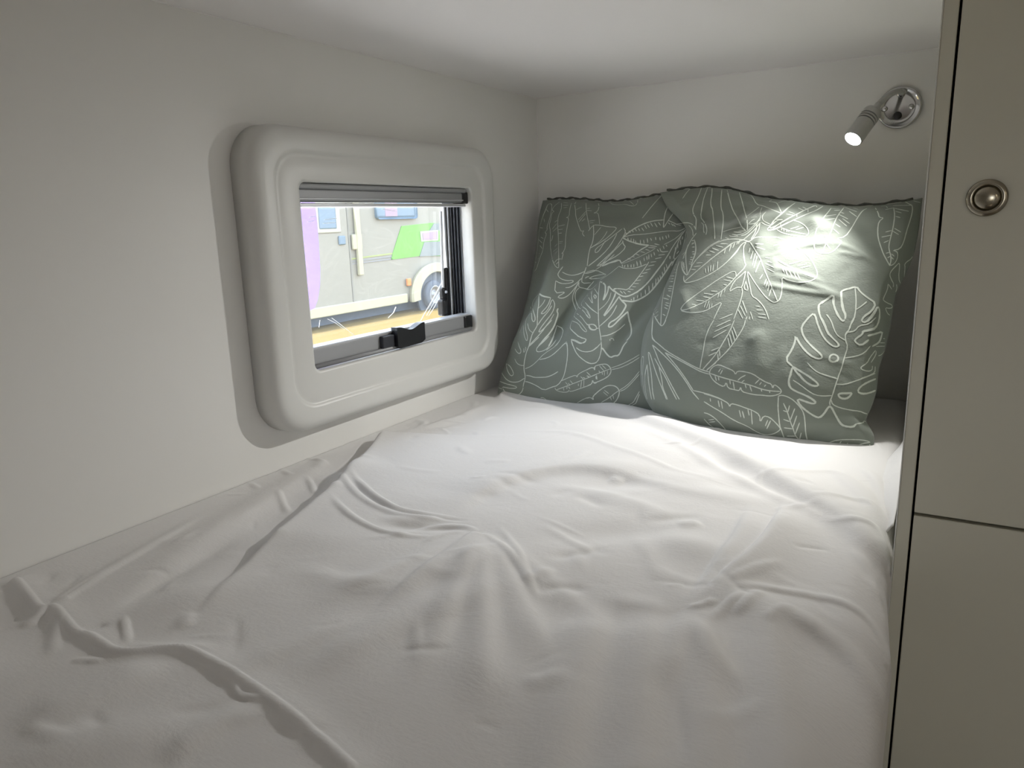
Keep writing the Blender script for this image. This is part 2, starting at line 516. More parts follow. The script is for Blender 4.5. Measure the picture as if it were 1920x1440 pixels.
# ------------------------------------------------------------------ reading lamp
lb = Vector((0.7035, 0, ZC - 0.0885))
lamp = thing('reading_lamp', lb, 'chrome gooseneck reading lamp with lit head on the back wall above the cushions', 'lamp')
base = obj('base', lathe([(0.0345, 0.0005), (0.0345, 0.004), (0.0335, 0.0060), (0.0315, 0.0070), (0.0295, 0.0062), (0.0285, 0.0050), (0.020, 0.0058), (0, 0.0062)], 48, axis_matrix(lb, (0, -1, 0))), M['chrome'], lamp, smooth=True, label='round polished chrome wall plate')
for px_ in ((1659, 204), (1709, 200)):
    p = px_on(*px_, 1, -0.0065)
    s = obj('screw', lathe([(0.0045, -0.001), (0.0045, 0.0008), (0.0032, 0.0022), (0, 0.0026)], 18, axis_matrix(p, (0, -1, 0))), M['chrome'], base, smooth=True)
p = px_on(1683, 217, 1, -0.007)
obj('switch', lathe([(0.0066, -0.002), (0.0066, 0.0022), (0.0058, 0.0034), (0, 0.0040)], 24, axis_matrix(p, (0, -1, 0))), M['black'], lamp, smooth=True, label='round black push switch')
AX = Vector((-0.38, -0.60, -0.71)).normalized()
LENS = px_on(1599, 261, 1, -0.172)
BACK = LENS - AX * 0.062
NECK0 = px_on(1690, 176, 1, -0.006)
def bez(a, b, c, d, n):
    out = []
    for i in range(n + 1):
        t = i / n
        out.append(a * (1 - t) ** 3 + b * 3 * t * (1 - t) ** 2 + c * 3 * t * t * (1 - t) + d * t ** 3)
    return out
curve = bez(NECK0, NECK0 + Vector((0.000, -0.028, 0.008)), BACK - AX * 0.030 + Vector((0.002, 0.0, 0.002)), BACK - AX * 0.008, 110)
obj('gooseneck', tube(curve, [0.0037 + 0.0010 * math.sin(i * math.pi / 1.5) for i in range(len(curve))], 12), M['satin'], lamp, smooth=False, label='ribbed flexible metal neck')
obj('neck_collar', lathe([(0.0065, 0), (0.0065, 0.006), (0.005, 0.008), (0, 0.008)], 20, axis_matrix(NECK0 + Vector((0, 0.001, 0)), (0.1, -1, 0.5))), M['chrome'], lamp, smooth=True)
r0 = 0.0145
prof = [(0, -0.014), (0.0048, -0.014), (0.0055, -0.004), (0.0060, 0.0), (0.0105, 0.001), (0.0135, 0.003), (r0, 0.006)]
for g in (0.016, 0.021, 0.026):
    prof += [(r0, g - 0.0012), (r0 - 0.0022, g - 0.0008), (r0 - 0.0022, g + 0.0008), (r0, g + 0.0012)]
prof += [(r0, 0.060), (r0 - 0.0008, 0.062), (r0 - 0.0018, 0.062), (r0 - 0.0018, 0.0595), (0, 0.0594)]
head = obj('lamp_head', lathe(prof, 40, axis_matrix(BACK, AX)), M['satin'], lamp, smooth=False, label='satin cylinder head with three grooves')
obj('lens', lathe([(r0 - 0.002, 0.0598), (r0 - 0.0026, 0.0612), (0.006, 0.0622), (0, 0.0624)], 32, axis_matrix(BACK, AX)), M['lens'], head, smooth=True, label='glowing white lens')
for nm, pw, ang in (('reading_lamp_beam', SPOT_POWER, 106), ('reading_lamp_spill', SPILL_POWER, 168)):
    sl = light(nm, 'SPOT', BACK + AX * 0.0650, pw, (1.0, 0.99, 0.955), spot_size=math.radians(ang), spot_blend=1.0, shadow_soft_size=0.009)
    aim(sl, AX)
    sl.parent = lamp
    sl.matrix_parent_inverse = lamp.matrix_world.inverted()

# ------------------------------------------------------------------ wardrobe
XP0, XP1 = 0.7780, 0.7900
YF = -0.70
ward = thing('wardrobe', (1.1, -0.35, 0), 'pale grey laminate wardrobe to the right of the bed with a round push lock', 'wardrobe')
pan = obj('side_panel', B((XP0, YF, 0), (XP1, -0.001, ZC - 0.001), 0.0008, 1), M['cab'], ward)
obj('edge_strip', B((XP0 - 0.0008, YF - 0.0006, 0.001), (XP0 + 0.0004, YF + 0.004, ZC - 0.002), 0.0003, 1), M['cabedge'], pan, label='thin white edging strip')
obj('carcass', B((XP1, YF + 0.020, 0.001), (1.42, -0.001, ZC - 0.001)), M['dark'], ward)
ZG = px_on(1712, 963, 1, YF).z
G = 0.0016
dt = obj('door', B((XP1 + 0.0022, YF - 0.0005, ZG + G), (1.415, YF + 0.0175, ZC - 0.004), 0.0008, 1), M['cab'], ward, label='tall upper wardrobe door')
obj('door', B((XP1 + 0.0022, YF - 0.0005, 0.08), (1.415, YF + 0.0175, ZG - G), 0.0008, 1), M['cab'], ward, label='lower wardrobe door')
kc = px_on(1850.5, 371, 1, YF - 0.0005)
lk = obj('push_lock', lathe([(0.0158, 0), (0.0158, 0.0012), (0.0150, 0.0026), (0.0128, 0.0034), (0.0112, 0.0034), (0.0106, 0.0026), (0.0104, 0.0006), (0, 0.0006)], 48, axis_matrix(kc, (0, -1, 0))), M['nickel'], dt, smooth=True, label='round satin nickel lock ring')
obj('push_button', lathe([(0.0099, 0.0006), (0.0099, 0.0026), (0.0085, 0.0042), (0.0055, 0.0052), (0.0025, 0.0056), (0, 0.0057)], 40, axis_matrix(kc, (0, -1, 0))), M['nickel'], lk, smooth=True)

# ------------------------------------------------------------------ bed box, mattress
obj('bed_box', B((0.004, -2.0, 0.0), (0.770, -0.004, ZM - 0.155), 0.003, 1), M['plywood'], label='laminate bed box under the mattress against the left wall', cat='bed base')
obj('mattress', B((0.006, -1.98, ZM - 0.153), (0.768, -0.006, ZM - 0.014), 0.025, 4), M['ticking'], smooth=True, label='pale foam mattress under the white duvet', cat='mattress')
# fill light added above the aisle, unseen behind the camera
cl = thing('fill_light', (1.72, -1.55, ZC), 'unseen round fill light added behind the camera above the aisle', 'fill light')
obj('rim', lathe([(0.10, -0.0005), (0.10, -0.012), (0.092, -0.018), (0.086, -0.012), (0.086, -0.0005)], 40, axis_matrix((1.72, -1.55, ZC), (0, 0, 1))), M['satin'], cl, smooth=True)
obj('fill_disc', lathe([(0.0855, -0.008), (0.07, -0.014), (0.04, -0.018), (0, -0.019)], 40, axis_matrix((1.72, -1.55, ZC), (0, 0, 1))), M['fill_disc'], cl, smooth=True)
al = light('fill_light_area', 'AREA', (1.72, -1.55, ZC - 0.024), FILL_POWER, (1.0, 0.86, 0.66), shape='DISK', size=0.17)
al.parent = cl
al.matrix_parent_inverse = cl.matrix_world.inverted()

# ------------------------------------------------------------------ leaf print strokes
# leaf print, traced stroke by stroke; every line: crop letter, width letter, points
LEFT_PRINT = """
A t 780,1430 840,1050 865,850 880,640 930,450 985,330 1030,220 1090,208 1105,250 1090,360 1060,500 1015,620 1020,690 975,725 1010,760 960,880 945,1050 885,1190 830,1380 790,1430
A t 1025,230 1000,310 950,420 900,600
A t 1000,310 1040,360;880,640 940,650;900,810 950,840;860,850 930,920;885,960 930,1020;960,480 970,540;830,1100 880,1110;820,1170 860,1200;800,1260 820,1270
A t 1240,180 1150,250 1100,330 1150,350 1100,380 1085,500 1055,590 1080,720 1072,950 1105,1200 1150,1320 1200,1368 1225,1360
A t 1455,200 1420,330 1415,440 1350,465 1410,462 1380,620 1350,800 1345,1000 1310,1080 1270,1120 1310,1090 1280,1220
A t 1275,200 1275,310 1215,440 1205,600 1220,760 1225,1000 1225,1360
A t 1310,190 1390,200;1300,240 1400,240;1310,285 1380,275;1210,620 1340,590;1210,680 1300,670;1225,745 1280,740;1230,895 1300,890;1230,925 1290,920;1200,510 1155,545;1190,570 1110,670;1200,640 1120,715;1200,935 1155,985;1205,1010 1125,1075;1210,1060 1160,1110;1150,1270 1200,1210 1270,1205;1180,1300 1220,1260;1120,780 1108,850 1085,890
A t 1540,175 1510,220 1530,330 1530,430 1570,560 1610,680 1640,715 1685,690 1645,750 1690,800
A t 1715,200 1720,330 1740,450 1770,600 1785,670
A t 1540,320 1640,270;1580,500 1715,350;1590,540 1710,390;1640,530 1700,480;1730,330 1820,340;1730,300 1790,295;1770,525 1880,510;1780,560 1850,550
B t 210,300 225,350 205,440 115,485 205,465 225,580 235,680
B t 420,290 480,325 600,330 690,315 800,350 870,345 915,300 925,215;770,260 850,325
B m 30,800 120,690 250,695 380,725 545,730 510,800 300,980 60,1110
B m 120,690 130,850 110,1000 60,1110 30,1250 10,1430
B t 140,870 260,730;370,800 330,880 230,1000 60,1110
B m 640,760 330,1000 160,1120 150,1185 180,1190 230,1150 340,970
B m 545,850 490,960 380,1130 200,1300 30,1430
B m 670,745 705,810 650,920 530,1100 400,1230 180,1430
B m 650,970 655,1030 710,1095 560,1240 380,1330 200,1430
B m 650,1000 470,1180 330,1330 240,1430
B m 500,1220 380,1330 260,1430
B b 280,1430 420,1370 590,1310 625,1380
B b 650,920 760,820 900,730 1050,660 1200,615 1390,600
B m 660,915 800,870 1000,860 1200,835 1400,805 1560,795 1640,805 1740,770 1840,690
B b 655,925 760,980 900,1025 1030,1050 1120,1055
B b 1120,1055 950,1150 800,1280 620,1380
B t 1230,1120 1100,1190 900,1290 700,1370 620,1390
B t 1390,1045 1500,990 1620,920 1740,800
B m 1410,90 1340,170 1200,320 1000,570
B m 1620,70 1540,220 1440,400 1400,520 1380,720 1385,745 1500,560 1620,400 1740,220 1850,50
B m 1470,610 1540,640 1640,690;1600,680 1700,665 1820,655 1900,690
B m 1470,650 1500,680;1520,660 1560,710;1560,680 1600,720;1700,700 1640,690
B m 720,850 700,830;790,830 760,800;840,820 820,780;900,800 870,760;960,800 930,750;1030,800 990,740;1080,760 1040,690;1130,740 1090,680;1190,720 1150,650;1270,730 1220,650;1330,700 1290,640
B m 750,960 740,920;800,1000 800,930;850,1020 845,940;890,1040 880,970;970,1040 965,960;1035,1030 1025,960;1100,1010 1090,930;1170,970 1150,930;1245,960 1240,910;1325,970 1315,910;1375,950 1365,900;1440,940 1425,880;1480,920 1470,860
B m 1130,1060 1265,1080;1110,1095 1240,1105;1220,1030 1310,1050;1060,1130 1130,1150;970,1170 1050,1190;880,1210 950,1240;810,1260 870,1270;740,1290 790,1310
B m 1270,1130 1300,1170;1320,1110 1340,1180 1470,1165;1375,1070 1395,1120;1430,1050 1445,1080;1290,1235 1410,1220;1230,1300 1350,1275;1210,1180 1225,1240;1160,1210 1170,1270;1120,1220 1120,1310;1080,1250 1090,1320;1030,1280 1040,1340;960,1330 970,1390;900,1340 910,1410;1150,1360 1250,1350
B m 1840,690 1700,880 1560,1060 1450,1260 1330,1430
B m 1800,750 1760,1000 1700,1180 1580,1330 1480,1430
B m 1780,780 1680,900 1550,1300 1600,1280 1530,1430
B m 1730,900 1720,950;1690,960 1690,1050;1640,1030 1640,1110;1600,1090 1595,1170;1660,1160 1620,1210;1500,1250 1500,1300
B t 1850,700 1900,780 1900,880 1800,1040 1760,1160 1700,1260 1710,1430
B t 1860,980 1820,1060 1790,1180 1790,1430
B t 1720,1220 1760,1200;1720,1290 1760,1270;1730,1340 1770,1320;1730,1400 1770,1380
C m 1300,0 1210,120 1215,170 1260,220 1370,255 1480,245 1490,270 1440,295 1310,310 1230,290 1170,255
C m 1170,255 1150,480 1320,455 1330,470 1200,545 1250,570 1330,560 1420,500 1520,380 1590,270
C m 1290,100 1380,145 1480,160 1600,130 1690,85
C m 1345,380 1420,375 1530,310 1640,205
C m 1720,10 1690,100 1640,200 1640,300 1800,290
C m 1690,120 1780,110 1900,65
C m 1700,210 1720,190 1770,175;1910,160 1830,175 1770,225 1910,210
C m 1590,280 1580,370 1690,390 1780,420 1850,380 1910,320
C m 1590,270 1500,450 1470,540 1480,640 1540,780
C m 1590,380 1530,440 1515,540 1540,640 1580,720
C t 1760,480 1630,650 1640,710 1740,780 1800,910 1780,930 1740,900 1680,800 1590,740 1575,710
C t 1580,720 1500,880 1510,910 1610,990 1700,1110 1735,1160 1710,1180 1640,1120 1580,1020 1465,975
C m 1465,975 1430,1080 1440,1130 1610,1280 1715,1300 1720,1330 1640,1385 1590,1380 1530,1345 1445,1315 1480,1430
C t 1740,520 1850,690 1810,560 1830,430;1680,620 1800,750 1920,840;1550,840 1640,910 1700,1000 1760,1060
C m 1800,1040 1870,1040 1910,1090 1900,1130 1830,1135 1780,1090 1780,1050
C t 1865,510 1900,530 1890,580 1870,560 1860,520
C b 875,485 930,530 1080,560
C m 875,485 790,580 750,660 760,780 800,900 800,970 770,995 745,960 740,880 720,720
C m 870,510 865,700 850,760 840,900 840,1040 830,1080 760,1190 720,1290 690,1430
C m 1080,560 1030,700 910,830 915,855 980,830 1050,740 1105,575 1150,650 1150,720 1110,830 1000,970 900,1100 855,1190 920,1150 1010,1060 1100,960
C t 980,590 940,670 860,750
C m 1100,700 1050,790 920,940 850,1050
C t 1140,850 1070,970 970,1100
C b 1215,750 1190,800 1215,850 1180,960 1140,1080 1060,1200 980,1290 860,1430
C m 1000,1060 920,1180 690,1420
C t 710,840 640,940 620,1080 650,1200 665,1260 660,1330 640,1330 600,1230 590,1050
C t 665,1020 690,1140 760,1190
C t 580,1050 520,1200;490,1350 510,1420
C m 1190,1060 1150,1200 1080,1360 1040,1430;1190,1060 1310,1120 1290,1240 1240,1340 1160,1430;1180,1320 1100,1430
C t 1370,1350 1280,1430;1370,1360 1385,1430
D m 130,360 0,510;240,360 210,600 210,1000 225,1200 250,1340 260,1430
D b 245,365 330,410 340,480 330,600 295,700
D b 295,700 350,620 390,520 390,430 440,500 510,550
D t 440,560 410,680 330,790 220,880
D b 520,570 500,640 420,800 310,970 320,985 450,830 580,640
D b 580,630 620,700 710,780 700,830 620,960 520,1050 420,1100 390,1160 410,1190 480,1160 600,1030 740,905
D b 740,905 760,1040 800,1170 810,1290 780,1360 720,1430
D m 545,790 470,940 380,1040 220,1180
D m 690,1130 560,1250 400,1330 260,1350
D m 0,1140 40,1140 110,1130 170,1170 185,1210 150,1240 80,1235 40,1190 40,1150;180,1210 215,1205
D t 80,540 90,650 120,790 10,610;140,490 210,600
D t 130,600 170,610 180,650 150,680 120,620;0,780 90,870 200,940;0,900 70,1010 50,1030 0,960
D m 580,90 680,130 840,130 960,100 1080,50
D b 540,490 490,500 490,530 600,610 680,640 780,620 950,530 1120,370 1300,130 1400,0
D m 540,490 650,500 730,520 840,400 950,260 1080,80 1120,10
D b 620,700 740,720 850,725 980,670 1110,590 1220,470 1320,340 1450,150 1540,0
D t 0,190 160,150 350,240;160,150 300,60 560,0;240,340 400,240 580,90
D t 40,310 100,270 250,240 370,230 280,300 150,315 40,310
D m 600,530 650,580;660,540 710,595;740,540 790,550;760,500 845,510;820,455 890,460;850,400 940,400;890,350 975,335;930,280 1020,265;1000,220 1095,200;1060,160 1150,135;1110,85 1220,65
D m 800,680 810,700;850,650 850,700;920,610 915,670;980,565 980,640;1055,510 1060,600;1120,440 1125,560;1190,390 1185,500;1250,310 1240,430;1285,290 1290,380;1320,255 1330,330;1360,190 1370,260;1400,100 1400,190;1430,50 1450,130
D m 640,60 650,100;690,70 680,110;740,60 745,110;800,60 800,110;850,50 850,110;910,20 915,90;970,10 980,80
D t 430,1390 480,1390 490,1430;420,1400 420,1430
E m 740,0 690,180 640,300 600,500 600,620 620,700 620,780 590,870 580,980 510,1060 400,1060 300,1030 240,980 200,910 330,940 440,945 480,915 400,890 270,860 130,800
E m 870,20 690,190;1050,0 960,100 840,200 820,260 850,290 950,270 1040,210 1100,100 1140,0
E t 1280,0 1250,80 1180,180 960,320 850,440 740,540 620,590
E m 1180,70 1120,160 1000,260
E m 880,425 1010,400 1120,340 1230,240 1360,110 1385,200 1385,380 1350,600 1310,750 1210,890 1100,920 960,980 820,890 680,830 620,820
E m 640,710 720,720 780,745 900,745 1010,740 1120,700 1215,640
E m 500,130 520,200 550,260 540,310 500,315 460,270 440,230
E t 620,200 640,210 610,290 590,290 600,220
E t 435,410 470,490 540,530 600,530
E m 280,500 340,530 390,610 420,690 370,725 320,660 290,580 280,500
E m 200,660 260,760 340,820 430,835 520,820 610,760
E m 120,920 220,960 300,1040 400,1110;130,1030 140,1090;210,1050 215,1080
E t 900,1110 960,1110 1060,1200
E m 1450,60 1540,80 1620,130 1700,120 1720,60 1680,45 1560,0
E m 1450,60 1490,200 1560,340 1680,440 1780,500 1880,490 1910,470
E m 1540,210 1620,270 1720,290 1830,270 1910,200
E t 1270,810 1400,750 1540,700 1555,750 1570,690 1700,620 1850,560 1875,630 1880,550 1910,530
E t 1160,930 1170,970 1270,1010 1390,1010 1410,970 1430,1005 1600,950 1740,900 1820,870 1835,790 1860,860 1910,840
E t 1180,970 1400,890 1660,790 1910,690
E t 1345,830 1390,880;1430,800 1480,860;1400,850 1430,890;1620,730 1670,780;1660,750 1700,760;1730,650 1800,720;1745,715 1780,740;1640,800 1620,940;1680,790 1675,930;1580,860 1580,900;1400,910 1430,950;1380,900 1370,950;1310,930 1320,980;1900,720 1910,780
E t 1560,1200 1700,1120 1800,1100 1860,1150 1830,1090 1910,1030
F m 0,510 120,460 150,530 135,450 240,420 340,405 400,440 440,500 435,570 380,640 270,700 130,755 105,690 100,760 0,810
F t 0,665 200,580 440,490;440,480 620,420 820,320 950,240;450,510 600,480 780,400 950,290
F t 230,440 310,530;280,430 350,500;220,530 240,560;280,560 285,600;320,540 320,620;375,530 375,600;180,610 190,690;165,630 170,680;0,550 70,620;0,620 40,640
F m 0,1025 70,1005 130,1060 105,990 260,860 360,800 440,790 530,810 590,880 585,960 540,1060 470,1125
F t 260,1100 400,1020 500,940 590,880 720,800 840,680 950,540;600,900 700,860 830,730 950,590
F t 320,880 400,940;300,910 380,980;420,990 450,1060;470,960 490,1040
F t 700,1190 780,1130 840,1100 890,1010 950,900;760,1180 860,1130 890,1110 930,1000 950,950
F m 0,190 80,180 160,140 250,40;260,0 270,120 240,270 200,360 140,400 60,400 0,370
F b 270,120 300,140 360,230 430,295 500,260 570,260 620,180 660,80 730,0
"""
